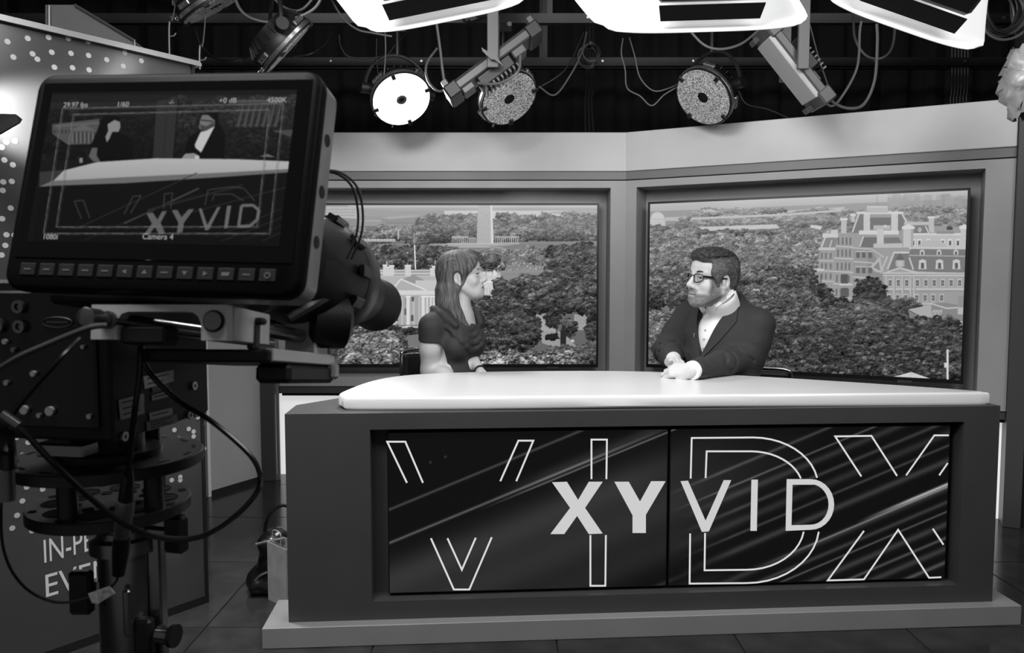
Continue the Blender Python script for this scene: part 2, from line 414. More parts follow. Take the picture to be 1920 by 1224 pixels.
def panel(i, s0, s1, label):
    t = thing('display_screen', label, 'screen', TD @ Vector(((s0 + s1) / 2, RD + .015, SZ0)), 'screens in the desk front')
    B(TD).box(s0, s1, RD - .009, RD + .03, SZ0, SZ1, bev=.002).build('housing', M_bez, t)
    nx, nz = 420, 240; e = .004
    S, Zz = np.meshgrid(np.linspace(s0 + e, s1 - e, nx), np.linspace(SZ0 + e, SZ1 - e, nz))
    col = linv(streak_field(S - S0, Zz - SZ0)).ravel()
    P3 = np.array(d0)[None] + S.ravel()[:, None] * np.array(dd)[None] + (RD - .0095) * np.array(dn)[None]; P3[:, 2] = Zz.ravel()
    ii = np.arange(nx * nz).reshape(nz, nx)
    F = np.stack([ii[:-1, :-1], ii[:-1, 1:], ii[1:, 1:], ii[1:, :-1]], -1).reshape(-1, 4)
    raw('picture', P3, F, M_scr, t, smooth=False, col=col)
    return t
sA = panel(0, S0, 1.290, 'left screen in the desk front, with the bold letters X and Y')
sB = panel(1, 1.294, 2.303, 'right screen in the desk front, with the thin letters V, I and D')
_f0 = d0 + dn * (RD - .0105)
def ds(px, py):                       # photo point -> (s, z) on the screens' face
    q = at_plane(px, py, _f0, dn); return ((q - d0).dot(dd), q.z)
def glyph(par, polys, m, nm='letter'):
    for poly in polys:
        b = B(); pts = [ds(*p) for p in poly]; 
        b.prism(pts, d0 + dn * (RD - .0102), dd, (0, 0, 1), dn * -.0006); b.build(nm, m, par)
def strokes(par, lines, wpx=3.2, m=None, nm='outline'):
    """thin outline strokes as flat ribbons with mitred joints"""
    for ln in lines:
        pts = [Vector((*ds(*p), 0)) for p in ln]; N = len(pts); b = B(); wd = wpx * .0019 / 2
        L, R = [], []
        for i, p in enumerate(pts):
            a = (p - pts[i - 1]).normalized() if i else None; c = (pts[i + 1] - p).normalized() if i < N - 1 else None
            a = a or c; c = c or a; na, nc = Vector((-a.y, a.x, 0)), Vector((-c.y, c.x, 0)); mm = (na + nc).normalized()
            k = wd / max(.35, mm.dot(na)); L.append(p + mm * k); R.append(p - mm * k)
        for Sd in (L, R):
            for p in Sd: q = d0 + dd * p.x + dn * (RD - .0105) + Vector((0, 0, p.y)); b.v.append(tuple(q))
        b.f = [(i, i + 1, N + i + 1, N + i) for i in range(N - 1)]
        b.build(nm, m or M_line, par)
glyph(sA, [[(1035,904),(1063,903),(1084,937),(1104,903),(1130,903),(1097,952),(1130,1000),(1104,1001),(1082,967),(1058,1001),(1032,1001),(1069,952)]], M_glow)
glyph(sA, [[(1152,903),(1179,903),(1200,940),(1221,902),(1248,902),(1211,965),(1211,999),(1186,999),(1186,966)]], M_glow)
glyph(sB, [[(1276,902),(1290,901),(1323,976),(1357,900),(1371,900),(1329,996),(1316,997)]], M_glow)
glyph(sB, [[(1409,899),(1421,899),(1419,995),(1407,995)]], M_glow)
# the D: a ring of two arcs
def arc(cx, cy, rx, ry, a0, a1, n=14): return [(cx + rx * math.cos(a0 + (a1 - a0) * i / n), cy - ry * math.sin(a0 + (a1 - a0) * i / n)) for i in range(n + 1)]
D_out = [(1473,995),(1475,898)] + [(1520,898)] + arc(1520,945.5,44,47.5,PI/2,-PI/2)[1:] 
D_in = [(1484,984.5),(1486,908.5)] + [(1520,908.5)] + arc(1520,945.5,33.5,38,PI/2,-PI/2)[1:]
nD = len(D_out); bD = B()
for q in D_out + D_in: s_, z_ = ds(*q); bD.v.append(tuple(d0 + dd * s_ + dn * (RD - .0108) + Vector((0, 0, z_))))
bD.f = [(i, (i + 1) % nD, nD + (i + 1) % nD, nD + i) for i in range(nD)]
bD.build('letter', M_glow, sB)
strokes(sA, [[(763,905),(726,828),(760,828),(793,905)], [(938,902),(972,826),(1000,826),(968,902)], [(1109,898),(1109,824),(1138,824),(1137,898)],
             [(808,1009),(851,1105),(880,1105),(922,1007)], [(839,1009),(866,1068),(892,1008)], [(1107,1003),(1107,1098),(1135,1098),(1136,1003)]])
up_o = [(1295,897),(1297,821)] + [(1412,820)] + arc(1412,912,122,92,PI/2,.18,10)[1:]
up_i = [(1323,896),(1325,846)] + [(1408,846)] + arc(1408,918,98,72,PI/2,.30,10)[1:]
lo_o = [(1294,1000),(1293,1094),(1400,1093)] + arc(1400,985,136,108,-PI/2,-.11,10)[1:]
lo_i = [(1322,999),(1321,1069),(1400,1068)] + arc(1400,985,108,83,-PI/2,-.14,10)[1:]
strokes(sB, [up_o, up_i, lo_o, lo_i, [(1615,893),(1566,818),(1634,817),(1682,892)], [(1699,891),(1752,816),(1779,816)], [(1761,891),(1777,868)],
             [(1620,995),(1552,1088),(1620,1086),(1684,993),(1742,1083),(1765,1082)], [(1749,991),(1769,1021)]])
# ================================================================== wall screens: painted picture carried as point colours
TILES = {}
class Canvas:
    def __init__(s, W, H, tf, g=.6): s.W, s.H, s.tf = W, H, tf; s.a = np.full((H, W), g, np.float64); s.rng = np.random.default_rng(7)
    def pt(s, p): return s.tf(*p)
    def mask(s, P):
        x = P[:, 0]; y = P[:, 1]
        i0, i1 = max(0, int(y.min()) - 1), min(s.H, int(y.max()) + 2); j0, j1 = max(0, int(x.min()) - 1), min(s.W, int(x.max()) + 2)
        if i0 >= i1 or j0 >= j1: return None
        acc = 0; K = 3
        for a in range(K):
            for b in range(K):
                Y, X = np.mgrid[i0:i1, j0:j1]; Y = Y + (a + .5) / K - .5; X = X + (b + .5) / K - .5
                ins = np.zeros(X.shape, bool); n = len(x)
                for k in range(n):
                    xa, ya, xb, yb = x[k], y[k], x[(k + 1) % n], y[(k + 1) % n]
                    if ya == yb: continue
                    c = ((ya > Y) != (yb > Y)) & (X < (xb - xa) * (Y - ya) / (yb - ya) + xa); ins ^= c
                acc = acc + ins
        return i0, i1, j0, j1, acc / K ** 2
    def poly(s, pts, g, tex=.0, g2=None, alpha=1.0):
        m = s.mask(np.array([s.pt(p) for p in pts], float))
        if m is None: return
        i0, i1, j0, j1, al = m; v = np.full(al.shape, g)
        if g2 is not None: v = g + (g2 - g) * np.linspace(0, 1, i1 - i0)[:, None] + 0 * v
        if tex: v = v + s.rng.normal(0, tex, v.shape)
        al = al * alpha; s.a[i0:i1, j0:j1] = s.a[i0:i1, j0:j1] * (1 - al) + v * al
    def rect(s, x0, y0, x1, y1, g, **k): s.poly([(x0, y0), (x1, y0), (x1, y1), (x0, y1)], g, **k)
    def line(s, pts, w, g, alpha=1.0):
        for (xa, ya), (xb, yb) in zip(pts[:-1], pts[1:]):
            d = math.hypot(xb - xa, yb - ya) or 1; nx, ny = -(yb - ya) / d * w / 2, (xb - xa) / d * w / 2
            s.poly([(xa + nx, ya + ny), (xb + nx, yb + ny), (xb - nx, yb - ny), (xa - nx, ya - ny)], g, alpha=alpha)
    def dab(s, cx, cy, r, g, grad=.35, al=.9):
        i0, i1 = max(0, int(cy - r - 1)), min(s.H, int(cy + r + 2)); j0, j1 = max(0, int(cx - r - 1)), min(s.W, int(cx + r + 2))
        if i0 >= i1 or j0 >= j1: return
        Y, X = np.mgrid[i0:i1, j0:j1]; dy = (Y - cy) / r; dx = (X - cx) / r; q = dx * dx + dy * dy
        a = np.clip((1.15 - q) * 2.2, 0, 1) * al; v = g * (1 - grad * np.clip(dy, -1, 1) - .1 * dx)
        s.a[i0:i1, j0:j1] = s.a[i0:i1, j0:j1] * (1 - a) + v * a
    def tiles(s):
        if 'leaf' in TILES: return
        rg = np.random.default_rng(3); N = 256
        for nm, r, n in (('leaf', 2.6, 9000), ('lump', 8.0, 1100)):
            k = Canvas(N, N, None, .8); X = rg.uniform(0, N, n); Y = rg.uniform(0, N, n)
            for x, y in zip(X, Y):
                g = rg.uniform(.7, 1.3); q = r * rg.uniform(.6, 1.2)
                for ox in (0, N) if x < 2 * r else ((0, -N) if x > N - 2 * r else (0,)):
                    for oy in (0, N) if y < 2 * r else ((0, -N) if y > N - 2 * r else (0,)): k.dab(x + ox, y + oy, q, g, .55)
            t = k.a; TILES[nm] = (t - t.mean()) / t.std()
    def crown(s, x, y, rx, ry, g, leaf=2.0, con=.45, dens=1.1):
        """a tree crown: lumpy silhouette, lit from above, leaf clumps as texture"""
        s.tiles(); (cx, cy), (ex, ey) = s.pt((x, y)), s.pt((x + rx, y + ry)); rx, ry = abs(ex - cx), abs(ey - cy); rg = s.rng
        i0, i1 = max(0, int(cy - ry * 1.25)), min(s.H, int(cy + ry * 1.25) + 1); j0, j1 = max(0, int(cx - rx * 1.25)), min(s.W, int(cx + rx * 1.25) + 1)
        if i0 >= i1 or j0 >= j1: return
        Y, X = np.mgrid[i0:i1, j0:j1]; dx = (X - cx) / rx; dy = (Y - cy) / ry; ox, oy = rg.integers(0, 256, 2); k = 1.9 / leaf
        L = TILES['leaf'][((Y * k).astype(int) + oy) % 256, ((X * k).astype(int) + ox) % 256]
        U = TILES['lump'][((Y * k * .9).astype(int) + oy) % 256, ((X * k * .9).astype(int) + ox) % 256]
        th = np.arctan2(dy, dx); q = np.hypot(dx, dy) + .07 * np.sin(th * 5 + ox) + .05 * np.sin(th * 9 + oy) + .07 * U + .04 * L
        a = np.clip((1.0 - q) * max(3.0, rx * .55), 0, 1)
        v = g ** 1.18 * (1 - .38 * dy - .08 * dx + con * .50 * L + con * .52 * U)
        s.a[i0:i1, j0:j1] = s.a[i0:i1, j0:j1] * (1 - a) + np.clip(v, .05, .95) * a
    def forest(s, x0, x1, y0, y1, n, r0, r1, g0, g1, leaf0=1.2, leaf1=2.2, con=.4, flat=.75):
        ys = np.sort(s.rng.uniform(0, 1, n))
        for t in ys:
            r = r0 + (r1 - r0) * t; s.crown(s.rng.uniform(x0, x1), y0 + (y1 - y0) * t, r * s.rng.uniform(.8, 1.3), r * flat * s.rng.uniform(.8, 1.2), (g0 + (g1 - g0) * t) * s.rng.uniform(.86, 1.1), leaf0 + (leaf1 - leaf0) * t, con)

M_tv = mat('wall_screen', 0.02, 0.2, emis=1.0, estr=1.0, attr='Col', spec=.25)
def tv(label, T, W, Hh, z0, paint, nx, ny):
    """T: frame at the lower left corner of the screen face, x along, y behind, z up"""
    t = thing('wall_display', label, 'screen', T @ Vector((W / 2, .03, 0)), 'large screens in the set niches')
    e = .012; eb = .02
    b = B(T); b.box(0, W, .004, .055, 0, Hh, bev=.003); b.build('housing', M_bez, t)
    b = B(T); b.box(0, W, -.006, .004, 0, eb); b.box(0, W, -.006, .004, Hh - e, Hh); b.box(0, e, -.006, .004, eb, Hh - e); b.box(W - e, W, -.006, .004, eb, Hh - e); b.build('bezel', M_bez, t)
    B(T).box(W * .82, W * .86, -.007, .004, -.008, .004).build('sensor_tab', mat('tab_grey', .25, .4), t)
    B(T).box(W * .3, W * .7, .055, .149, Hh * .35, Hh * .65).build('wall_mount', M_bez, t)
    def tf(px, py):
        q = at_plane(px, py, T @ Vector((0, 0, 0)), T.to_3x3() @ Vector((0, 1, 0))); l = T.inverted() @ q
        return ((l.x - e) / (W - 2 * e) * nx, (Hh - e - l.z) / (Hh - e - eb) * ny)
    cv = paint(nx, ny, tf)
    col = linv(np.clip(cv.a[::-1], 0, 1)).ravel()
    X, Z_ = np.meshgrid(np.linspace(e, W - e, nx), np.linspace(eb, Hh - e, ny)); L = np.stack([X.ravel(), np.full(X.size, -.001), Z_.ravel()], -1)
    R = np.array(T.to_3x3()); P3 = L @ R.T + np.array(T.translation)
    ii = np.arange(nx * ny).reshape(ny, nx); F = np.stack([ii[:-1, :-1], ii[:-1, 1:], ii[1:, 1:], ii[1:, :-1]], -1).reshape(-1, 4)
    raw('picture', P3, F, M_tv, t, smooth=False, col=col)
    return t

def paint_left(nx, ny, tf0):
    k = 3.7074
    c = Canvas(nx, ny, lambda x, y: tf0(590 + x / k, 370 + y / k), .5)
    c.rect(-80, 30, 2020, 75, .74, g2=.70); c.rect(-80, 75, 2020, 130, .66, g2=.62)
    c.rect(860, 92, 2020, 150, .78); c.poly([(1590, 104), (1800, 92), (2020, 92), (2020, 112), (1700, 116)], .66)
    c.poly([(-80, 95), (300, 75), (560, 95), (900, 90), (900, 140), (-80, 140)], .62)
    # offices at the upper left
    c.rect(-80, 130, 500, 200, .60); c.rect(-60, 62, 290, 150, .71); c.rect(-60, 55, 230, 64, .60)
    for y in (80, 100, 120):
        for x in range(-50, 285, 14): c.rect(x, y, x + 6, y + 9, .55)
    c.poly([(100, 150), (170, 140), (300, 150), (300, 195), (100, 195)], .56); c.poly([(290, 160), (460, 150), (470, 185), (300, 190)], .60); c.rect(300, 160, 460, 166, .70)
    c.poly([(455, 140), (700, 120), (780, 140), (815, 170), (800, 205), (500, 212)], .57); c.poly([(455, 140), (700, 120), (760, 132), (520, 152)], .66)
    for x in range(500, 780, 16): c.rect(x, 170, x + 7, 185, .50)
    c.rect(780, 150, 818, 190, .68); c.rect(500, 205, 660, 214, .72)
    c.rect(-80, 200, 2020, 330, .47)
    c.forest(-80, 820, 220, 290, 60, 45, 60, .52, .50, 1.0, 1.3, .3)
    c.forest(740, 2000, 125, 285, 190, 40, 75, .50, .43, .9, 1.4, .28)
    c.rect(300, 288, 560, 308, .66); 
    for x in range(310, 560, 22): c.dab(*c.pt((x, 296)), 1.6, .8)
    c.rect(575, 225, 585, 290, .70)
    c.poly([(390, 325), (2020, 300), (2020, 420), (390, 400)], .53, g2=.50)
    c.poly([(760, 330), (1120, 318), (1400, 330), (1100, 345)], .66); c.poly([(1240, 345), (1480, 320), (1990, 330), (1990, 350), (1480, 362)], .50)
    c.line([(1000, 345), (1250, 345), (1310, 352)], 6, .68)
    # obelisk and ring of flags
    c.poly([(1133, 20), (1219, 20), (1242, 318), (1124, 320)], .68, tex=.02); c.poly([(1219, 20), (1230, 20), (1243, 318), (1224, 320)], .82)
    for x in list(range(955, 1062, 13)) + list(range(1255, 1415, 14)): c.line([(x, 268), (x, 316)], 3.5, .78); c.rect(x, 268, x + 9, 280, .72)
    c.rect(1066, 282, 1122, 316, .55); c.line([(1066, 284), (1122, 284)], 4, .75); c.line([(920, 320), (1420, 320)], 5, .76)
    # far lawn edge trees, car park
    c.poly([(1640, 380), (1760, 362), (1980, 350), (1980, 362), (1770, 378), (1690, 405)], .74)
    c.forest(1190, 1680, 360, 480, 46, 42, 62, .50, .44, 1.1, 1.5, .34)
    c.forest(1980, 2020, 360, 420, 6, 40, 60, .45, .42)
    c.rect(1330, 470, 1640, 512, .52)
    for q in range(150): c.dab(*c.pt((c.rng.uniform(1250, 1640), c.rng.uniform(455, 512))), 1.0, c.rng.uniform(.45, .85))
    c.poly([(1140, 512), (1640, 505), (1600, 560), (1450, 640), (1140, 640)], .56, g2=.52)
    c.line([(1260, 540), (1590, 522)], 3, .50)
    # dark wood behind the white house
    c.forest(300, 960, 360, 470, 60, 60, 85, .38, .32, 1.5, 2.0, .5); c.forest(690, 790, 310, 420, 8, 40, 60, .40, .38, 1.2, 1.6, .4)
    c.forest(1130, 1250, 400, 480, 10, 45, 60, .42, .38, 1.3, 1.6)
    c.forest(-80, 330, 330, 900, 90, 60, 90, .42, .30, 1.5, 2.1, .5)
    # white house
    c.rect(300, 520, 1290, 920, .70)
    c.rect(300, 500, 900, 546, .76); c.rect(300, 510, 900, 516, .62); c.rect(440, 534, 870, 540, .55); c.rect(560, 516, 800, 520, .45)
    for (x0, x1, y0) in ((395, 438, 482), (474, 500, 466), (500, 520, 480), (520, 550, 470), (628, 668, 468), (802, 830, 490), (815, 870, 474)): c.rect(x0, y0, x1, 545, .80); c.rect(x0 - 4, y0, x1 + 4, y0 + 8, .86)
    for x, y in ((415, 460), (500, 440), (645, 455), (836, 435)): c.line([(x, y), (x, y + 30)], 5, .82)
    c.line([(690, 250), (692, 340)], 4, .62); c.line([(693, 330), (700, 498)], 9, .86)
    c.poly([(600, 570), (690, 536), (765, 575), (720, 606)], .58); c.rect(700, 575, 900, 640, .76)
    c.poly([(530, 648), (600, 566), (770, 640), (770, 652)], .68); c.line([(530, 650), (600, 566), (775, 644)], 10, .85); c.rect(400, 644, 880, 682, .82); c.rect(400, 676, 880, 682, .66)
    c.rect(440, 684, 800, 900, .64); 
    for x in (470, 505, 560, 600, 680, 720): c.rect(x, 690, x + 14, 890, .72)
    for (x, y0, y1) in ((558, 690, 722), (562, 785, 858), (672, 690, 720), (668, 815, 858), (500, 785, 850)): c.rect(x, y0, x + 18, y1, .34)
    c.rect(622, 770, 640, 815, .40); c.line([(631, 700), (631, 770)], 3, .45)
    for x in (450, 480, 512, 546, 650, 755, 783, 808, 832): 
        w_ = 13 if x in (546, 650, 755) else 8
        c.rect(x - w_, 688, x + w_, 900, .84); c.rect(x + w_ - 5, 692, x + w_, 895, .70); c.rect(x - w_ - 5, 682, x + w_ + 5, 692, .88); c.rect(x - w_ - 4, 890, x + w_ + 4, 905, .86)
    c.rect(300, 898, 900, 925, .80); c.rect(440, 884, 760, 890, .45)
    # right wing
    c.poly([(1040, 560), (1080, 556), (1286, 542), (1278, 720), (1060, 720)], .80); c.poly([(1060, 590), (1288, 572), (1290, 584), (1060, 602)], .88); c.poly([(1120, 530), (1170, 518), (1290, 540), (1288, 556), (1120, 556)], .76)
    for x in (1150, 1178, 1205, 1240): c.rect(x, 516, x + 26, 546, .82)
    c.line([(1248, 505), (1248, 545)], 16, .86); c.line([(1190, 515), (1190, 545)], 5, .5); c.rect(1127, 675, 1155, 712, .35); c.line([(1141, 675), (1141, 712)], 3, .7)
    for x in (1195, 1215, 1235, 1255): c.line([(x, 625), (x, 700)], 5, .70)
    # drive and ground at right
    c.rect(1100, 700, 2020, 1180, .40); c.poly([(1500, 800), (1640, 780), (1700, 960), (1560, 960)], .64); c.poly([(1560, 925), (1720, 930), (1840, 1060), (1790, 1085), (1580, 1010)], .60)
    c.rect(1800, 810, 1960, 920, .60, tex=.06)
    c.forest(1280, 1480, 590, 700, 16, 60, 75, .36, .30, 1.7, 2.1, .5)
    c.forest(1690, 1980, 370, 560, 30, 80, 105, .36, .32, 1.8, 2.2, .5)
    c.forest(1440, 1960, 560, 720, 30, 90, 120, .36, .30, 2.0, 2.4, .55)
    for q in ((1560, 770, 70, 50, .27), (1650, 840, 60, 70, .25), (1700, 760, 90, 60, .28), (1840, 740, 100, 60, .3), (1930, 820, 50, 90, .27), (1770, 900, 60, 70, .3), (1920, 930, 50, 70, .28)): c.crown(*q, 2.0, .5)
    c.rect(1705, 920, 1745, 1030, .16); c.line([(1680, 840), (1680, 950)], 8, .2); c.line([(1530, 720), (1640, 640), (1760, 650)], 5, .16); c.line([(1560, 770), (1700, 700)], 4, .15)
    c.crown(1650, 968, 55, 28, .16, 1.6, .3); c.dab(*c.pt((1790, 998)), 4, .75)
    c.forest(1120, 1420, 730, 1030, 46, 90, 110, .31, .27, 2.0, 2.5, .6)
    c.forest(1430, 1520, 860, 1000, 10, 70, 80, .28, .26, 2.0, 2.3, .55)
    c.poly([(1740, 1055), (1830, 1040), (1840, 1075), (1760, 1080)], .68)
    c.forest(1680, 1990, 1060, 1150, 26, 70, 75, .36, .36, 1.8, 2.1, .5)
    c.forest(1130, 1780, 1090, 1160, 44, 60, 65, .44, .47, 2.0, 2.3, .7)
    # shrubs at lower left
    c.rect(300, 905, 1000, 1180, .30); c.forest(380, 1000, 920, 945, 26, 55, 55, .24, .24, 1.6, 1.8, .5)
    c.poly([(610, 960), (740, 945), (1000, 950), (1000, 1040), (640, 1040)], .46)
    c.forest(-80, 260, 880, 1150, 40, 80, 95, .30, .26, 1.9, 2.2, .6)
    c.forest(440, 600, 960, 1060, 16, 70, 75, .30, .28, 1.9, 2.2, .55); c.forest(560, 900, 1060, 1160, 30, 60, 70, .40, .38, 1.9, 2.1, .6)
    c.forest(250, 540, 960, 1150, 44, 80, 90, .44, .46, 2.3, 2.8, .6)
    return c

def paint_right(nx, ny, tf0):
    k = 3.138
    c = Canvas(nx, ny, lambda x, y: tf0(1500 + x / k, 340 + y / k), .45); c.rng = np.random.default_rng(11)
    c.rect(-940, 0, 1040, 190, .73, g2=.62); c.poly([(-940, 180), (1040, 100), (1040, 260), (-940, 260)], .60)
    for q in range(26): x = c.rng.uniform(500, 980); c.rect(x, 70 + c.rng.uniform(0, 30), x + 50, 160, .60 + c.rng.uniform(-.02, .06), alpha=.5)
    # water and far shore
    c.poly([(-900, 215), (-600, 205), (260, 150), (260, 175), (-500, 240), (-900, 245)], .72); c.rect(-900, 232, 300, 262, .58)
    c.forest(-640, 300, 165, 230, 60, 40, 55, .56, .54, .8, 1.0, .18, .4)
    c.rect(-920, 250, 400, 330, .53)
    c.forest(-700, 330, 215, 260, 70, 36, 50, .54, .52, .9, 1.1, .2, .55)
    # memorial dome
    c.rect(-905, 215, -790, 262, .70); c.poly([(-880, 218)] + [(-838 + 40 * math.cos(t), 218 - 38 * math.sin(t)) for t in np.linspace(PI, 0, 12)] + [(-798, 218)], .78)
    for x in range(-880, -795, 11): c.rect(x, 222, x + 5, 262, .80)
    c.forest(-920, 260, 280, 340, 110, 44, 60, .46, .48, 1.0, 1.3, .3)
    c.poly([(-600, 268), (-140, 252), (-120, 276), (-560, 292)], .76); c.poly([(60, 255), (130, 262), (120, 285), (60, 270)], .78); c.poly([(-640, 212), (-100, 190), (240, 165), (240, 176), (-100, 203), (-640, 226)], .73)
    c.forest(-620, -100, 296, 310, 26, 26, 32, .44, .44, 1.0, 1.2, .3)
    c.line([(-700, 322), (-200, 330), (260, 345)], 5, .66)
    c.forest(-930, 300, 345, 560, 190, 60, 90, .50, .42, 1.2, 1.8, .36); c.forest(280, 980, 175, 330, 70, 50, 70, .52, .48, 1.0, 1.3, .25)
    # road with cars
    c.poly([(-60, 690), (50, 700), (130, 800), (60, 830), (-60, 760)], .62)
    for q in range(160): c.dab(*c.pt((c.rng.uniform(-180, 130), c.rng.uniform(640, 830))), 1.1, c.rng.uniform(.4, .85))
    c.poly([(-880, 560), (-700, 540), (-660, 640), (-880, 680)], .60, tex=.08)
    # ---- large stone office building
    c.poly([(60, 640), (64, 516), (104, 510), (114, 400), (140, 318), (222, 300), (300, 300), (335, 188), (580, 180), (645, 230), (770, 260), (990, 270), (990, 760), (300, 720), (180, 680)], .60, tex=.012)
    for (x0, x1, y0, y1) in ((240, 272, 215, 305), (755, 786, 205, 300), (300, 320, 190, 240)): c.rect(x0, y0, x1, y1, .72); c.rect(x0 - 6, y0, x1 + 6, y0 + 14, .80)
    c.poly([(300, 305), (338, 190), (372, 188), (372, 300)], .47); c.line([(306, 300), (345, 190)], 9, .76); c.rect(372, 188, 410, 288, .76); c.rect(410, 212, 534, 282, .45); c.rect(534, 188, 574, 292, .76); c.poly([(574, 190), (610, 200), (625, 258), (574, 300)], .47); c.line([(600, 195), (635, 260)], 9, .78)
    c.rect(330, 178, 605, 192, .80); c.rect(390, 146, 515, 184, .70); c.rect(395, 146, 510, 152, .80); c.line([(452, 80), (452, 146)], 3, .55); c.line([(617, 75), (617, 190)], 3, .58)
    c.rect(430, 258, 530, 282, .70); c.poly([(485, 265), (500, 254), (515, 266)], .82)
    c.rect(345, 288, 578, 312, .80); c.poly([(345, 386), (372, 328), (450, 328), (450, 388)], .44); c.line([(350, 384), (372, 322)], 8, .76); c.poly([(490, 330), (575, 328), (600, 360), (490, 366)], .47); c.rect(450, 280, 490, 370, .75); c.rect(430, 365, 600, 390, .72)
    c.poly([(625, 258), (750, 258), (760, 305), (640, 305)], .48); c.line([(735, 262), (755, 305)], 8, .76); c.rect(610, 238, 755, 256, .72); c.poly([(690, 285), (702, 270), (714, 285), (702, 298)], .86); c.poly([(696, 285), (702, 277), (708, 285), (702, 292)], .4)
    c.rect(640, 312, 985, 388, .72); c.rect(640, 304, 985, 316, .80)
    for x in (663, 700, 752, 836, 880, 926): c.rect(x - 13, 338, x + 13, 380, .82); c.rect(x - 7, 348, x + 7, 376, .38)
    c.rect(800, 292, 905, 308, .55); c.rect(860, 265, 895, 285, .3)
    for (x0, x1, y0, y1) in ((605, 664, 258, 388), (942, 985, 258, 390)): c.rect(x0, y0, x1, y1, .74); c.rect(x1 - 14, y0, x1, y1, .64); c.rect(x0 - 8, y0 + 6, x1 + 8, y0 + 22, .82); c.poly([(x0, y0 + 6), ((x0 + x1) / 2, y0 - 8), (x1, y0 + 6)], .82)
    c.poly([(680, 392), (720, 350), (830, 350), (870, 392)], .70); c.rect(640, 386, 985, 398, .76)
    c.poly([(505, 520), (548, 420), (640, 420), (650, 396), (985, 400), (985, 545), (670, 525)], .47); c.line([(512, 518), (550, 420)], 12, .72); c.line([(480, 515), (512, 440)], 8, .74); c.line([(640, 446), (664, 518)], 9, .75); c.line([(640, 434), (985, 440)], 6, .66); c.line([(548, 418), (640, 418)], 10, .78)
    for x in (716, 815, 914): c.poly([(x - 14, 432), (x - 14, 408), (x, 398), (x + 14, 408), (x + 14, 432)], .76); c.rect(x - 6, 412, x + 6, 430, .36)
    for x in (718, 818, 917): c.poly([(x - 24, 515), (x - 20, 470), (x - 24, 466), (x, 456), (x + 24, 466), (x + 20, 470), (x + 24, 515)], .76); c.rect(x - 9, 478, x + 9, 512, .36)
    c.rect(560, 462, 612, 500, .66); c.poly([(556, 462), (585, 420), (616, 462)], .40); c.rect(572, 470, 600, 500, .72)
    c.poly([(478, 540), (585, 502), (690, 532), (985, 536), (985, 556), (478, 556)], .74); c.poly([(520, 534), (585, 512), (655, 534)], .62); c.line([(470, 545), (985, 545)], 4, .52)
    c.rect(485, 556, 985, 630, .62); c.rect(485, 626, 985, 644, .72); c.rect(485, 644, 985, 720, .60); c.rect(485, 640, 985, 645, .5); c.rect(490, 712, 800, 722, .70)
    for x in (506, 550, 600, 648, 668): c.rect(x - 5, 556, x + 5, 715, .70); c.rect(x + 5, 556, x + 9, 715, .54)
    for x in (528, 576, 625, 688, 738, 787, 836, 886, 936): c.rect(x - 13, 572, x + 13, 618, .72); c.rect(x - 8, 580, x + 8, 613, .32); c.line([(x, 580), (x, 613)], 3, .6); c.line([(x - 8, 597), (x + 8, 597)], 3, .6)
    for x in (524, 572, 620, 684, 733, 781, 830): c.rect(x - 13, 660, x + 13, 705, .71); c.rect(x - 8, 668, x + 8, 700, .33); c.line([(x, 668), (x, 700)], 3, .6); c.line([(x - 8, 684), (x + 8, 684)], 3, .6)
    # receding facades on the left of the corner
    c.poly([(310, 390), (420, 390), (480, 545), (500, 725), (310, 700)], .58); c.poly([(395, 400), (440, 440), (485, 550), (495, 720), (395, 640)], .54)
    for y0 in (415, 505, 600): 
        for x in (328, 362, 400): c.rect(x, y0, x + 22, y0 + 34, .40); c.rect(x - 4, y0 - 6, x + 26, y0, .72)
    for y0 in (390, 470, 560, 655): c.line([(305, y0), (420, y0 + 8), (490, y0 + 55)], 7, .72)
    c.poly([(412, 500), (470, 440), (482, 540), (440, 530)], .70); c.poly([(428, 505), (462, 470), (470, 525)], .52)
    c.poly([(225, 310), (310, 310), (310, 700), (190, 670), (205, 390)], .60)
    for y0 in (330, 400, 478, 550, 630):
        for x in (220, 245, 268, 290): c.rect(x - (y0 - 330) * .04, y0, x + 9 - (y0 - 330) * .04, y0 + 42, .42)
        c.line([(200 - (y0 - 330) * .04, y0 + 50), (312, y0 + 56)], 7, .73)
    c.rect(240, 545, 280, 600, .34); c.rect(240, 625, 282, 680, .36); c.rect(232, 600, 300, 610, .78)
    c.poly([(114, 400), (145, 318), (222, 312), (205, 392)], .52); c.line([(120, 398), (150, 320)], 9, .76); c.line([(170, 398), (186, 345)], 8, .72); c.rect(130, 306, 222, 330, .78); c.rect(180, 284, 222, 310, .76); c.rect(106, 388, 206, 404, .74)
    for y0 in (420, 480, 540): 
        for x in (122, 146, 174): c.rect(x, y0, x + 10, y0 + 34, .44)
        c.line([(104, y0 + 44), (200, y0 + 48)], 6, .72)
    c.rect(60, 512, 140, 526, .76)
    for x in (80, 98, 116): c.rect(x, 545, x + 9, 600, .42)
    # trees in front
    c.forest(-930, -560, 520, 700, 40, 70, 90, .40, .36, 1.6, 2.0, .5); c.line([(-770, 640), (-760, 780)], 12, .25); c.line([(-765, 690), (-700, 600)], 6, .26); c.line([(-768, 700), (-830, 610)], 6, .26)
    c.forest(-180, 40, 520, 660, 24, 60, 70, .38, .32, 1.6, 2.0, .5)
    c.rect(-930, 820, 980, 1200, .27)
    c.crown(120, 660, 70, 60, .27, 1.7, .5); c.crown(410, 640, 100, 80, .27, 1.8, .5); c.crown(420, 700, 110, 60, .25, 1.8, .5); c.crown(170, 730, 120, 70, .26, 1.9, .5)
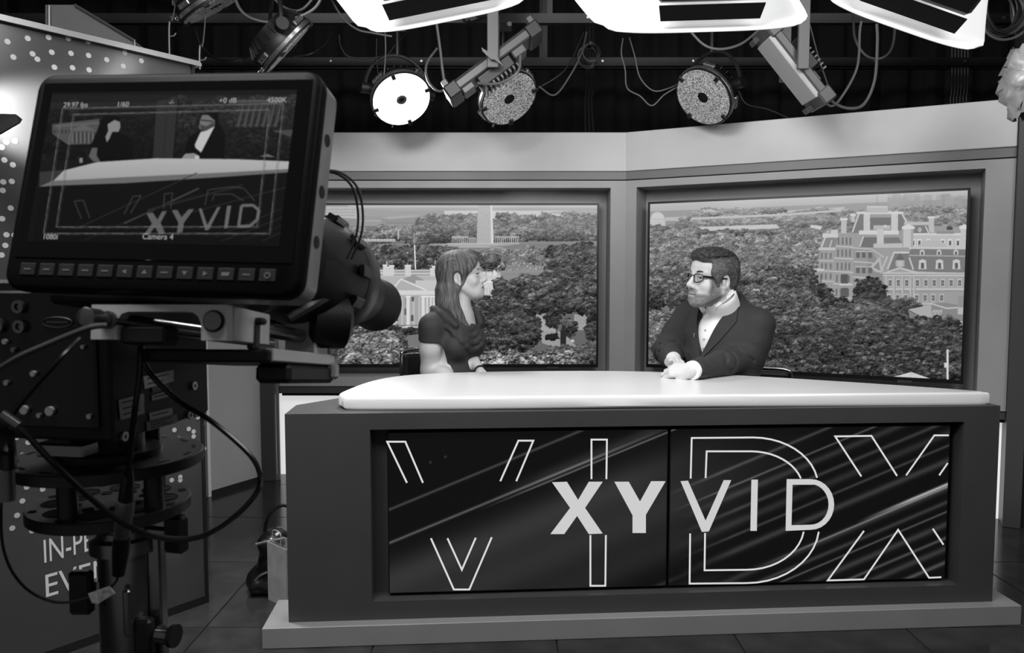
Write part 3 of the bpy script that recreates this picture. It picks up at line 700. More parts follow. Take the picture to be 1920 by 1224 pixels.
    c.forest(-560, 60, 650, 800, 46, 80, 100, .38, .33, 1.7, 2.1, .5); c.forest(500, 660, 730, 800, 14, 70, 80, .42, .38, 1.7, 1.9, .35)
    c.forest(340, 640, 740, 860, 26, 80, 90, .36, .32, 1.9, 2.1, .45)
    c.poly([(632, 752), (770, 722), (775, 790), (745, 812)], .66); c.poly([(632, 756), (745, 814), (745, 850), (650, 822)], .50); c.poly([(770, 715), (850, 712), (930, 725), (960, 760), (960, 850), (830, 840), (770, 800)], .52); c.line([(765, 716), (860, 745), (930, 740)], 8, .74); c.rect(925, 672, 970, 740, .56); c.rect(925, 740, 970, 780, .7)
    for x in (785, 805, 825): c.poly([(x - 10, 760), (x + 8, 750), (x, 815), (x - 16, 810)], .70); c.line([(x - 2, 765), (x - 8, 805)], 4, .4)
    c.line([(745, 812), (890, 850), (965, 830)], 7, .70); c.rect(890, 830, 985, 1180, .52, tex=.06)
    for x, y0 in ((905, 830), (935, 822)): c.rect(x, y0, x + 22, y0 + 40, .74); c.rect(x + 6, y0 + 8, x + 16, y0 + 38, .34)
    c.line([(815, 800), (890, 835)], 6, .72)
    c.forest(-100, 240, 800, 900, 30, 90, 100, .38, .32, 2.0, 2.2, .5)
    c.forest(-540, -60, 820, 1150, 66, 90, 110, .33, .27, 2.1, 2.5, .55); c.forest(-930, -700, 800, 1150, 40, 80, 90, .40, .34, 1.9, 2.2, .5)
    c.forest(-80, 900, 860, 1000, 60, 100, 115, .30, .26, 2.1, 2.4, .55); c.forest(-200, 900, 1000, 1160, 70, 100, 115, .27, .25, 2.2, 2.6, .6)
    for q in range(60): c.crown(c.rng.uniform(-180, 860), c.rng.uniform(880, 1140), 22, 14, .38, 1.8, .5)
    c.forest(880, 985, 930, 1100, 10, 50, 60, .33, .30, 1.8, 2.0, .5)
    c.poly([(505, 1158), (652, 1118), (805, 1172), (805, 1180), (505, 1176)], .80); c.line([(652, 1120), (640, 1170)], 4, .70); c.line([(652, 1120), (700, 1172)], 4, .72)
    c.rect(859, 985, 871, 1180, .82); c.rect(845, 1064, 861, 1092, .80); c.rect(850, 1165, 880, 1180, .76)
    return c

zt_, zb_ = at(1124, 381, 4.66).z, at(1117, 688.5, 4.66).z; xr = at(1124, 381, 4.66).x - .002; Wl = (zt_ - zb_) * 1.748
TVL = basis((xr - Wl, 4.66, zb_), (1, 0, 0), (0, 1, 0), (0, 0, 1))
tv('large wall screen behind the woman, showing a white mansion, an obelisk and trees', TVL, Wl, zt_ - zb_, zb_, paint_left, 600, 340)
fp = CW + NW * .055
q0 = at_plane(1215.5, 379, fp, NW); q1 = at_plane(1820, 352, fp, NW); q2 = at_plane(1806, 720, fp, NW)
s0_, s1_ = (q0 - CW).dot(DW), (q1 - CW).dot(DW)
TVR = basis(CW + DW * s0_ + NW * .055 + Vector((0, 0, q2.z)), DW, NW, (0, 0, 1))
tv('large wall screen behind the man, showing an ornate stone building over trees', TVR, s1_ - s0_, q1.z - q2.z, q2.z, paint_right, 660, 390)
# ================================================================== people: smooth distance fields meshed by surface nets
class SDF:
    def __init__(s): s.ops = []
    def op(s, fn, lo, hi, k=.01, mode='u'): s.ops.append((fn, np.array(lo, float), np.array(hi, float), k, mode)); return s
    def cap(s, a, b, r1, r2=None, k=.01, mode='u'):
        a, b = np.array(a, float), np.array(b, float); r2 = r1 if r2 is None else r2; ab = b - a; L2 = max(1e-9, ab @ ab); r = max(r1, r2)
        def fn(x, y, z):
            px, py, pz = x - a[0], y - a[1], z - a[2]; t = np.clip((px * ab[0] + py * ab[1] + pz * ab[2]) / L2, 0, 1)
            return np.sqrt((px - t * ab[0]) ** 2 + (py - t * ab[1]) ** 2 + (pz - t * ab[2]) ** 2) - (r1 + (r2 - r1) * t)
        return s.op(fn, np.minimum(a, b) - r, np.maximum(a, b) + r, k, mode)
    def chain(s, pts, rs, k=.01, mode='u'):
        for i in range(len(pts) - 1): s.cap(pts[i], pts[i + 1], rs[i], rs[i + 1], k, mode)
        return s
    def ell(s, c, r, R=None, k=.01, mode='u'):
        c = np.array(c, float); r = np.array(r, float); R = np.eye(3) if R is None else np.array(R, float); m = r.max()
        def fn(x, y, z):
            p = (x - c[0], y - c[1], z - c[2]); q0 = 0; q1 = 0
            for i in range(3):
                l = p[0] * R[i, 0] + p[1] * R[i, 1] + p[2] * R[i, 2]; q0 = q0 + (l / r[i]) ** 2; q1 = q1 + (l / r[i] ** 2) ** 2
            q0 = np.sqrt(q0); q1 = np.sqrt(q1) + 1e-9
            return q0 * (q0 - 1) / q1
        e = np.sqrt(((R * r[:, None]) ** 2).sum(0))
        return s.op(fn, c - e, c + e, k, mode)
    @staticmethod
    def comb(d, e, k, mode):
        if mode == 'u': h = np.clip(.5 + .5 * (d - e) / k, 0, 1); return d + (e - d) * h - k * h * (1 - h)
        if mode == 's': h = np.clip(.5 - .5 * (d + e) / k, 0, 1); return d + (-e - d) * h + k * h * (1 - h)
        if mode == 'i': return np.maximum(d, e)
        return d + e                                     # 'd': displacement
    def ev(s, P):
        x, y, z = P[:, 0], P[:, 1], P[:, 2]; d = np.full(len(P), .04)
        for fn, lo, hi, k, m in s.ops: d = s.comb(d, fn(x, y, z), k, m)
        return d
    def mesh(s, h, pad=.012):
        us = [o for o in s.ops if o[4] == 'u']
        lo = np.min([o[1] for o in us], 0) - pad; hi = np.max([o[2] for o in us], 0) + pad
        n = np.ceil((hi - lo) / h).astype(int) + 1; ax = [lo[i] + h * np.arange(n[i]) for i in range(3)]
        d = np.full(n, .04, np.float32)
        for fn, a, b, k, m in s.ops:
            mg = max(k * 1.2, .012); i0 = np.clip(np.floor((a - mg - lo) / h).astype(int), 0, n - 1); i1 = np.clip(np.ceil((b + mg - lo) / h).astype(int) + 1, 1, n)
            if np.any(i0 >= i1): continue
            sl = tuple(slice(p, q) for p, q in zip(i0, i1))
            e = fn(ax[0][sl[0]].astype(np.float32)[:, None, None], ax[1][sl[1]].astype(np.float32)[None, :, None], ax[2][sl[2]].astype(np.float32)[None, None, :])
            d[sl] = s.comb(d[sl], e, k, m)
        ins = d < 0
        # cells with a sign change
        cnt = np.zeros(tuple(n - 1), np.int8)
        for i in (0, 1):
            for j in (0, 1):
                for k in (0, 1): cnt += ins[i:n[0] - 1 + i, j:n[1] - 1 + j, k:n[2] - 1 + k]
        act = (cnt > 0) & (cnt < 8); idx = np.full(act.shape, -1, np.int64); cells = np.argwhere(act); idx[act] = np.arange(len(cells))
        acc = np.zeros((len(cells), 3)); w = np.zeros(len(cells))
        cor = [(i, j, k) for i in (0, 1) for j in (0, 1) for k in (0, 1)]
        val = {c: d[cells[:, 0] + c[0], cells[:, 1] + c[1], cells[:, 2] + c[2]].astype(float) for c in cor}
        for a in cor:
            for q in range(3):
                if a[q]: continue
                b = list(a); b[q] = 1; b = tuple(b); va, vb = val[a], val[b]; m = (va < 0) != (vb < 0)
                t = np.where(m, va / np.where(m, va - vb, 1), 0)
                p = np.repeat(np.array([a], float), len(cells), 0); p[:, q] = t; acc[m] += p[m]; w[m] += 1
        V = lo + h * (cells + acc / w[:, None]); F = []
        for q in range(3):
            u, v = [(1, 2), (2, 0), (0, 1)][q]
            sl0 = [slice(1, n[i] - 1) for i in range(3)]; sl0[q] = slice(0, n[q] - 1); sl1 = list(sl0); sl1[q] = slice(1, n[q])
            A, Bq = ins[tuple(sl0)], ins[tuple(sl1)]; e = np.argwhere(A != Bq)
            if not len(e): continue
            fl = A[tuple(e.T)]; base = e + np.array([0 if i == q else 1 for i in range(3)])
            def ci(du, dv):
                c = base.copy(); c[:, u] += du; c[:, v] += dv; return idx[c[:, 0], c[:, 1], c[:, 2]]
            quad = np.stack([ci(-1, -1), ci(0, -1), ci(0, 0), ci(-1, 0)], -1); quad[~fl] = quad[~fl][:, ::-1]; F.append(quad)
        return V, np.concatenate(F)
def smoothv(V, F, it=1, lam=.5):
    for _ in range(it):
        S = np.zeros_like(V); n = np.zeros(len(V))
        for a, b in ((0, 1), (1, 2), (2, 3), (3, 0)):
            np.add.at(S, F[:, a], V[F[:, b]]); np.add.at(S, F[:, b], V[F[:, a]]); np.add.at(n, F[:, a], 1); np.add.at(n, F[:, b], 1)
        V = V + lam * (S / n[:, None] - V)
    return V
def vnoise(P, sc, seed=0):
    """cheap smooth value noise, -1..1"""
    q = P * sc + seed * 17.3; i = np.floor(q).astype(np.int64); f = q - i; f = f * f * (3 - 2 * f); r = 0
    for a in (0, 1):
        for b in (0, 1):
            for c in (0, 1):
                hsh = ((i[:, 0] + a) * 73856093) ^ ((i[:, 1] + b) * 19349663) ^ ((i[:, 2] + c) * 83492791); hsh = (hsh * 2654435761) & 0xffff
                w = (f[:, 0] if a else 1 - f[:, 0]) * (f[:, 1] if b else 1 - f[:, 1]) * (f[:, 2] if c else 1 - f[:, 2]); r = r + w * (hsh / 32767.5 - 1)
    return r
class Fr:
    """local frame: a = to the person's left, b = forward, c = up"""
    def __init__(s, o, yaw, pitch=0, roll=0, sc=1.0):
        f = Matrix.Rotation(yaw, 3, 'Z') @ Vector((0, -1, 0)); l = Vector((-f.y, f.x, 0)); u = Vector((0, 0, 1))
        f, u = f * math.cos(pitch) + u * math.sin(pitch), u * math.cos(pitch) - f * math.sin(pitch)
        l, u = l * math.cos(roll) + u * math.sin(roll), u * math.cos(roll) - l * math.sin(roll)
        s.o = np.array(o, float); s.R = np.array([l, f, u]); s.sc = sc
    def w(s, a, b, c): return s.o + s.sc * (a * s.R[0] + b * s.R[1] + c * s.R[2])
    def loc(s, P): return (P - s.o) @ s.R.T / s.sc
    def ell(s, S, c, r, k=.01, mode='u', R=None): S.ell(s.w(*c), np.array(r) * s.sc, s.R if R is None else R @ s.R, k * s.sc, mode)
    def cap(s, S, a, b, r1, r2=None, k=.01, mode='u'): S.cap(s.w(*a), s.w(*b), r1 * s.sc, (r1 if r2 is None else r2) * s.sc, k * s.sc, mode)
def rotx(t): return np.array([[1, 0, 0], [0, math.cos(t), math.sin(t)], [0, -math.sin(t), math.cos(t)]])

def head_sdf(S, H, man):
    e, c = H.ell, H.cap
    e(S, (0, -.012, .038), (.074, .096, .084), .02)
    e(S, (0, .030, -.030), (.060, .062, .088), .03)
    e(S, (0, .036, .045), (.060, .052, .050), .03)
    for m in (-1, 1):
        c(S, (m * .056, -.002, -.050), (m * .026, .060, -.098), .020 if not man else .024, .018, .03)
        e(S, (m * .040, .056, -.034), (.024, .024, .024), .02)
        c(S, (m * .012, .083, .020), (m * .045, .068, .018), .009 if man else .006, .006, .014)
    e(S, (0, .052, -.084), (.042, .040, .030), .025)
    e(S, (0, .078, -.103), (.019, .017, .016), .02)
    e(S, (0, .074, -.068), (.030, .024, .024), .02)
    for m in (-1, 1): e(S, (m * .031, .100, -.001), (.017, .020, .013), .014, 's')
    for m in (-1, 1):                                     # eyelids
        for (z0, z1, r) in ((.002, .0068, .0042), (-.006, -.0095, .0036)):
            c(S, (m * .017, .0815, z0 - .001), (m * .030, .0845, z1), r, r, .004); c(S, (m * .030, .0845, z1), (m * .045, .074, z0), r, r, .004)
    c(S, (0, .086, .012), (0, .110, -.030), .0075, .0105, .012)
    e(S, (0, .110, -.035), (.0125, .0125, .011), .008)
    for m in (-1, 1): e(S, (m * .0115, .097, -.040), (.008, .012, .009), .006); e(S, (m * .006, .104, -.047), (.004, .006, .004), .004, 's')
    c(S, (-.019, .0895, -.0685), (0, .0975, -.0655), .0045, .0055, .006); c(S, (.019, .0895, -.0685), (0, .0975, -.0655), .0045, .0055, .006)
    c(S, (-.017, .0890, -.0775), (0, .0965, -.0785), .0045, .0065, .006); c(S, (.017, .0890, -.0775), (0, .0965, -.0785), .0045, .0065, .006)
    c(S, (-.021, .0930, -.0725), (0, .1035, -.0720), .0018, .0018, .004, 's'); c(S, (.021, .0930, -.0725), (0, .1035, -.0720), .0018, .0018, .004, 's')
    for m in (-1, 1):                                     # ears
        R = rotx(-.22)
        e(S, (m * .077, -.012, -.008), (.008, .019, .031), .008, 'u', R); e(S, (m * .084, -.008, -.006), (.007, .0115, .020), .006, 's', R)
        c(S, (m * .076, -.002, .000), (m * .078, .000, -.018), .006, .007, .006)
        e(S, (m * .078, -.003, -.034), (.006, .009, .010), .006)
    nr = .060 if man else .048
    c(S, (0, -.030, -.055), (0, -.060 if man else -.055, -.090 if man else -.19), nr, nr + (-.003 if man else .006), .03)
    if not man:
        for m in (-1, 1): c(S, (m * .038, -.01, -.08), (m * .012, .004, -.185), .011, .010, .02)
def face_colour(H, V, base, man, rng=3):
    L = H.loc(V); a, b, c = L[:, 0], L[:, 1], L[:, 2]; aa = np.abs(a); g = np.full(len(V), base)
    def blob(x, y, z, rx, ry, rz): return np.exp(-(((aa - x) / rx) ** 2 + ((b - y) / ry) ** 2 + ((c - z) / rz) ** 2))
    on = (np.abs(L) < .16).all(1)
    g = g + np.where(on, .010 * vnoise(V, 120), 0)
    lips = np.exp(-((aa / .021) ** 4 + ((c + .0725) / .0095) ** 4)) * (b > .08); g = g - lips * (.16 if not man else .14)
    g = g - .30 * np.exp(-((aa / .024) ** 4 + ((c + .0722) / .0018) ** 2)) * (b > .085)
    g = g - .25 * blob(.006, .106, -.046, .004, .006, .003)
    lid = np.exp(-(((aa - .031) / .017) ** 4 + ((c - .003) / .0035) ** 2)) * (b > .066); g = g - lid * (.28 if not man else .16)
    g = g - .07 * np.exp(-(((aa - .031) / .02) ** 2 + ((c + .016) / .006) ** 2)) * (b > .06)
    if man:
        jaw = np.clip((c + .128) / .012, 0, 1) * np.clip((-.050 - c - .55 * np.clip(.06 - b, 0, .1) * .2) / .012, 0, 1) * np.clip((b + .012) / .016, 0, 1) * np.clip((.165 + c) / .02, 0, 1)
        side = np.clip((.062 - b) / .014, 0, 1) * np.clip((b - .000) / .014, 0, 1) * np.clip((.02 - c) / .02, 0, 1) * (aa > .045) * np.clip((c + .1) / .02, 0, 1)
        jaw = jaw * np.where(b > .066, np.clip((-.052 - c) / .010, 0, 1), 1.0) * np.where((aa > .028) & (b > .05), np.clip((-.062 - c) / .012, 0, 1), 1)
        mous = np.exp(-((aa / .030) ** 4 + ((c + .0565) / .0085) ** 4)) * (b > .07)
        bd = np.clip(np.maximum(np.maximum(jaw, side), mous), 0, 1) * (1 - .85 * lips) * on
        n = .5 + .5 * vnoise(V, 260, 2) ; tone = .27 + .20 * n + .10 * np.clip((b - .05) / .03, 0, 1) * (c < -.08)
        g = g * (1 - bd * .85) + tone * bd * .85
    return np.clip(g, .05, .95)
def hand(S, wr, d, nb, side, curl=(.5, .7, .5), sc=1.0, k=.008, spread=.0):
    """wr wrist, d pointing to the fingers, nb back-of-hand normal, side +1 thumb on d x nb"""
    wr = np.array(wr, float); d = np.array(Vector(d).normalized()); nb = np.array(Vector(nb).normalized()); nb = nb - d * (nb @ d); nb /= np.linalg.norm(nb); wd = np.cross(d, nb) * side
    for i, off in enumerate((.027, .009, -.009, -.026)):
        kn = wr + sc * (d * (.088 - .006 * abs(i - 1)) + wd * off + nb * (.004 - .003 * abs(i - 1.3)))
        S.cap(wr + sc * (d * .012 + wd * off * .6), kn, .0135 * sc, .0105 * sc, k * 2); p = kn; ang = 0.0; ln = (.040, .045, .042, .034)[i]
        for q in range(3):
            ang += curl[q]; dr = d * math.cos(ang) - nb * math.sin(ang) + wd * spread * (1.5 - i) * .2; L = ln * (1, .66, .52)[q] * sc; r = (.0095, .0085, .0078)[q] * sc * (.9 if i == 3 else 1)
            S.cap(p, p + dr * L, r, r * .92, k * .5); p = p + dr * L
    b0 = wr + sc * (d * .022 + wd * .022 - nb * .006); b1 = b0 + sc * (d * .034 + wd * .022 - nb * .012); b2 = b1 + sc * (d * .030 + wd * .006 - nb * .008); b3 = b2 + sc * (d * .024 - wd * .002 - nb * .006)
    S.cap(b0, b1, .0145 * sc, .0115 * sc, k * 1.5); S.cap(b1, b2, .0105 * sc, .0095 * sc, k); S.cap(b2, b3, .0092 * sc, .008 * sc, k)
def brow(H, par, m, thick, z, mt):
    pts = [H.w(m * .012, .092, z - .001), H.w(m * .026, .0905, z + .0035), H.w(m * .040, .081, z + .003), H.w(m * .050, .069, z - .002)]
    b = B().tube(pts, .004, n=6, sm=4, rr=lambda t: thick * (1 - .6 * abs(t - .35))); b.build('eyebrow', mt, par, smooth=True)
def eye(H, par, m, g_iris=.2):
    c = H.w(m * .031, .0705, -.001); r = .0122 * H.sc; b = B(); fw = Vector(H.R[1])
    n = 16; prof = [(r * math.sin(t), r * math.cos(t)) for t in np.linspace(PI - .02, .02, 13)]
    e = B().lathe(prof, c, fw, n=16).build('eye', mat('eye_white', .78, .15), par, smooth=True)
    B().lathe([(.0001, r + .0009), (.0035, r + .0006), (.0055, r - .0010), (.0056, r - .0018)], c, fw, n=16).build('iris', mat('iris_dark', .12, .1), e, smooth=True)
def wrap(S, T, pts_fn, nu, nv, off, thick, o, dr, name, m, par, smooth=True):
    """a cloth patch laid on field S: pts_fn(u, v) gives a start point, marched along dr to the surface"""
    U, Vv = np.meshgrid(np.linspace(0, 1, nu), np.linspace(0, 1, nv)); P = np.array([pts_fn(u, v) for u, v in zip(U.ravel(), Vv.ravel())], float); dr = np.array(dr, float); dr /= np.linalg.norm(dr)
    for _ in range(60): P = P + dr * np.clip(S.ev(P) - off, -.01, .02)[:, None] * .8
    top = P; bot = P + dr * thick; V = np.concatenate([top, bot]); n = nu * nv; ii = np.arange(n).reshape(nv, nu)
    F = np.stack([ii[:-1, :-1], ii[:-1, 1:], ii[1:, 1:], ii[1:, :-1]], -1).reshape(-1, 4); Fb = F[:, ::-1] + n; E = []
    for ln in (ii[0], ii[-1][::-1], ii[:, -1], ii[:, 0][::-1]): E += [(ln[i + 1], ln[i], ln[i] + n, ln[i + 1] + n) for i in range(len(ln) - 1)]
    ob = raw(name, V, np.concatenate([F, Fb, np.array(E)]), m, par, smooth=smooth, angle=50)
    fixn(ob.data)
    if smooth: smooth_mesh(ob.data, 50)
    return ob
M_skinw = mat('skin_fair', .7, .45, attr='Col', spec=.4, bump=.05, bscale=400)
M_skinm = mat('skin_tan', .66, .45, attr='Col', spec=.4, bump=.06, bscale=400)

# ------------------------------------------------------------------ the man
def build_man():
    psi = math.radians(-66); Hm = Fr((0, 0, 0), psi, math.radians(4), math.radians(-3), 1.03)
    ear = np.array(at(1361, 528, 3.21)); Hm.o = ear - (Hm.w(.080, -.008, -.008) - Hm.o)
    Tm = Fr(np.array(at(1356, 590, 3.38)), math.radians(-46), math.radians(8), math.radians(2), 1.0)      # chest frame at shoulder line
    man = thing('person', 'person in a dark blazer and open white shirt with glasses, hands folded on the desk', 'person', (Tm.o[0], Tm.o[1] + .05, 0))
    W = Tm.w
    lsh, rsh = W(.158, -.02, -.045), W(-.180, -.015, -.012)
    wrl = np.array(at_z(1299, 694, .852)); ell_ = np.array(at(1404, 688, 3.27)); ell_[2] = .872
    wrr = np.array(at(1262, 681, 3.235)); elr = np.array(at(1250, 660, 3.47)); elr[2] = .885
    wrr[2] = .872
    S = SDF(); head_sdf(S, Hm, True)
    Tm.ell(S, (0, 0, -.14), (.145, .095, .16), .04); Tm.ell(S, (0, .02, -.33), (.145, .12, .16), .05); S.cap(Hm.w(0, -.060, -.090), W(0, -.03, -.03), .057, .057, .02)
    S.cap(W(.06, -.02, -.03), lsh, .05, .05, .03); S.cap(W(-.06, -.02, -.03), rsh, .05, .05, .03)
    S.chain([lsh, ell_, wrl], [.052, .042, .028], .02); S.chain([rsh, elr, wrr], [.052, .042, .028], .02)
    hip = np.array([Tm.o[0] + .03, Tm.o[1] + .06, .56]); fw = np.array([-.45, -.89, 0])
    lf = np.array([.89, -.45, 0])
    S.ell(hip, (.17, .15, .11), None, .05)
    kn = [hip + fw * .44 + lf * m * .11 - np.array([0, 0, .04]) for m in (1, -1)]; an = [q * np.array([1, 1, 0]) - fw * .06 + np.array([0, 0, .09]) for q in kn]
    for m, q, r in zip((1, -1), kn, an): S.chain([hip + lf * m * .09, q, r], [.08, .06, .042], .03); S.cap(r - np.array([0, 0, .03]), r + fw * .15 - np.array([0, 0, .055]), .04, .032, .02)
    # left hand flat on the desk pointing away from its cuff, right hand laid over it
    dl = np.array(at_z(1232, 693, .845)) - wrl; hand(S, wrl, dl, (0.02, -.75, .65), -1, (.55, 1.05, .9), 1.0)
    # four fingers of the right hand over the back of the left hand
    for i, (x0, y0, x1, y1, x2, y2) in enumerate(((1249, 675, 1254, 672.5, 1257, 676), (1258, 674, 1262, 673.5, 1266, 683), (1266, 675, 1271, 675, 1275, 687), (1273, 677, 1279, 676.5, 1283, 684))):
        S.chain([at(x0 + 3, y0 + 1, 3.215), at(x1, y1 + 3, 3.165), at(x2, y2, 3.108)], [.0095, .0092, .0082], .004)
    S.chain([wrr, at(1262, 680, 3.215)], [.028, .026], .02); S.ell(at(1262, 680, 3.205), (.035, .03, .018), None, .012)
    V, F = S.mesh(.0030); col = face_colour(Hm, V, .79, True)
    raw('body', V, F, M_skinm, man, col=linv(col))
    # shirt: torso and collar
    Sh = SDF(); Tm.ell(Sh, (0, 0.004, -.135), (.125, .118, .165), .03); Tm.ell(Sh, (0, .020, -.33), (.130, .13, .16), .04)
    n0, n1 = np.array(Hm.w(0, -.060, -.090)), np.array(W(0, -.03, -.03)); ax_ = (n1 - n0) / np.linalg.norm(n1 - n0)
    fv_ = np.array([-.90, -.43, 0]); up_ = n0 - ax_ * .046 - fv_ * .004
    Sh.cap(up_ + ax_ * .03, n1, .0685, .080, .02); Sh.cap(up_ - ax_ * .11, up_ - ax_ * .034, .10, .070, .003, 's'); Sh.cap(up_ - ax_ * .06, n0 + ax_ * .03, .0585, .0575, .002, 's'); Sh.chain([up_ - ax_ * .05 + fv_ * .075, up_ + ax_ * .02 + fv_ * .078, n0 + ax_ * .025 + fv_ * .080], [.05, .034, .006], .004, 's')
    V, F = Sh.mesh(.0030)
    ms = mat('white_shirt', .95, .7, bump=.25, bscale=25); sh = raw('shirt', V, F, ms, man)
    # jacket
    J = SDF()
    Tm.ell(J, (0, -.004, -.14), (.176, .130, .19), .05); Tm.ell(J, (0, .016, -.34), (.19, .155, .20), .07)
    J.cap(W(.06, -.03, .008), lsh + np.array([0, 0, .008]), .058, .062, .05); J.cap(W(-.06, -.03, .008), rsh + np.array([0, 0, .008]), .058, .064, .05)
    J.cap(W(0, -.04, .052), W(0, -.045, -.08), .074, .09, .04)
    # opening: a deep V down to the button
    def vcut(x, y, z):
        px, py, pz = x - Tm.o[0], y - Tm.o[1], z - Tm.o[2]; R = Tm.R
        a = px * R[0, 0] + py * R[0, 1] + pz * R[0, 2]; b = px * R[1, 0] + py * R[1, 1] + pz * R[1, 2]; c = px * R[2, 0] + py * R[2, 1] + pz * R[2, 2]
        wd = np.clip((c + .205) * .36, -.02, .078)
        return np.maximum(np.abs(a + .012) - wd, -b - .0)
    J.op(vcut, W(0, .1, -.15) - .25, W(0, .1, -.15) + .30, .006, 's')
    J.cap(W(0, .03, .16), W(0, .0, .03), .10, .066, .008, 's')
    def lerp(a, b, t): return np.array(a) * (1 - t) + np.array(b) * t
    cul = lerp(wrl, ell_, .06); cur = lerp(wrr, elr, .08)
    J.chain([lsh, lerp(lsh, ell_, .5), ell_, lerp(ell_, wrl, .5), cul], [.068, .068, .060, .052, .043], .03)
    J.chain([rsh, lerp(rsh, elr, .5), elr, lerp(elr, wrr, .5), cur], [.072, .068, .058, .050, .042], .03)
    # wrinkles: creases pressed into sleeves and chest
    rg = random.Random(5)
    for (a, b, r) in ((ell_, wrl, .055), (elr, wrr, .054)):
        ax = np.array(b) - np.array(a); ax /= np.linalg.norm(ax)
        for t in (.22, .42, .58, .74, .9, 1.0):
            o = lerp(a, b, t + rg.uniform(-.04, .04)); p0 = np.array([-.5, -.8, .3]) ; p0 -= ax * (p0 @ ax); p0 /= np.linalg.norm(p0); q0 = np.cross(ax, p0)
            an0 = rg.uniform(-.4, .5); pts = [o + r * (p0 * math.cos(an0 + s_) + q0 * math.sin(an0 + s_)) + ax * (.03 * s_ * rg.choice((1, -1))) for s_ in (-1.2, -.4, .4, 1.1)]
            J.chain(pts, [.0005, .002, .002, .0005], .018, 's')
    for a0, b0 in (((.13, .12, -.26), (.06, .16, -.31)), ((.15, .09, -.33), (.07, .16, -.38)), ((-.12, .12, -.2), (-.06, .15, -.3))): J.chain([W(*a0), W(*lerp(a0, b0, .5)), W(*b0)], [.001, .004, .001], .02, 's')
    V, F = J.mesh(.0042)
    mj = mat('dark_blazer', .165, .8, noise=.02, nscale=300, bump=.5, bscale=11, stretch=(1, 1, 1.7)); raw('jacket', V, F, mj, man)
    fwd = Tm.R[1]
    for sgn in (1, -1):                                    # lapels
        def pl(u, v, sgn=sgn):
            t = v; c = -.205 + .235 * t; w0 = np.clip((c + .205) * .36, .0, .078); wl = .014 + .050 * math.sin(min(1, t * 1.25) * PI * .55) * (1 if t < .72 else max(.42, 1 - (t - .72) * 2.6))
            return W(-.012 + sgn * (w0 - .002 + u * wl), .26, c)
        wrap(J, Tm, pl, 8, 26, .006, .006, None, -fwd, 'lapel', mj, man)
    # shirt collar wings and placket
    SN = SDF(); SN.cap(Hm.w(0, -.030, -.055), n0, .060, .058, .01); SN.cap(n0, n1, .058, .058, .01)
    def onsh(px, py):
        r = ray(px, py); r = r / np.linalg.norm(r); P = np.array([O0 + r * 2.95]); best = (9, P)
        for _ in range(80):
            d_ = min(Sh.ev(P)[0], SN.ev(P)[0]) - .007
            if d_ < best[0]: best = (d_, P.copy())
            if abs(d_) < .0005: break
            P = P + r * np.clip(d_, .0008, .02)
        return Vector(best[1][0])
    for pts in ([(1309, 561, 3.225), (1307, 571, 3.215), (1316.5, 587, 3.20), (1325, 581, 3.195), (1316, 572, 3.205)],
                [(1327, 578, 3.195), (1332, 565, 3.20), (1352, 553, 3.205), (1374, 540, 3.24), (1377, 549, 3.235), (1358, 566, 3.195), (1343, 576, 3.185), (1338, 590, 3.18)]):
        b = B(); p = [onsh(q[0], q[1]) for q in pts]; n = len(p); b.v = [tuple(q) for q in p] + [tuple(q + Vector((.004, .016, .0))) for q in p]
        b.f = [tuple(range(n)), tuple(range(n, 2 * n))[::-1]] + [(i, (i + 1) % n, n + (i + 1) % n, n + i) for i in range(n)]
        b.build('collar', ms, man)
    for c in (-.08, -.12, -.16):
        q = W(-.014, .3, c); P = np.array([q]); 
        for _ in range(50): P = P - fwd * (Sh.ev(P) - .001)[:, None] * .8
        B().cyl(P[0], P[0] + fwd * .002, .005, n=10).build('shirt_button', mat('button_pearl', .7, .3), sh)
    # cuff
    a = lerp(wrl, ell_, .02); d_ = np.array(ell_) - np.array(wrl); d_ /= np.linalg.norm(d_)
    B().lathe([(.030, -.018), (.0375, -.018), (.0385, .0), (.0385, .03), (.030, .03)], a, d_, n=24).build('cuff', ms, man, smooth=True)
    for i in range(3): q = np.array(at(1312 + i * 7, 699.5, 3.09)); P = np.array([q]); 
    for i in range(3):
        q = a + d_ * (.035 + .014 * i); P = np.array([q + np.array([0, -.08, -.035])]); dv = np.array([0, 1., .35]); dv /= np.linalg.norm(dv)
        for _ in range(50): P = P + dv * (J.ev(P) - .001)[:, None] * .8
        B().cyl(P[0], P[0] - dv * .003, .0055, n=10).build('sleeve_button', mat('button_dark', .16, .3), man)
    # lapel microphone
    P = np.array([W(-.062, .3, -.11)])
    for _ in range(50): P = P - fwd * (J.ev(P) - .008)[:, None] * .8
    q = P[0]; b = B().cyl(q, q + np.array([.0, -.004, .016]), .003, n=8); b.tube([q, q + np.array([.008, -.003, -.004]), q + np.array([.016, -.002, .002])], .0015, n=6, sm=3)
    b.build('lapel_microphone', mat('mic_metal', .6, .3, metal=.5), man)
    # trousers and shoes, hidden behind the desk
    Tr = SDF(); Tr.ell(hip, (.185, .165, .12), None, .05)
    for m, q, r in zip((1, -1), kn, an): Tr.chain([hip + lf * m * .09, q, r], [.095, .075, .06], .03)
    V, F = Tr.mesh(.012); raw('trousers', V, F, mat('trousers_dark', .16, .85), man)
    for r in an:
        Q = SDF(); Q.cap(r - np.array([0, 0, .035]), r + fw * .16 - np.array([0, 0, .05]), .047, .038, .02); V, F = Q.mesh(.008); V[:, 2] = np.maximum(V[:, 2], .001); raw('shoe', V, F, mat('shoe_black', .08, .3), man)
    # hair
    K = SDF(); e = Hm.ell
    e(K, (0, -.020, .044), (.084, .103, .087), .02); e(K, (0, -.075, -.010), (.062, .040, .060), .03)
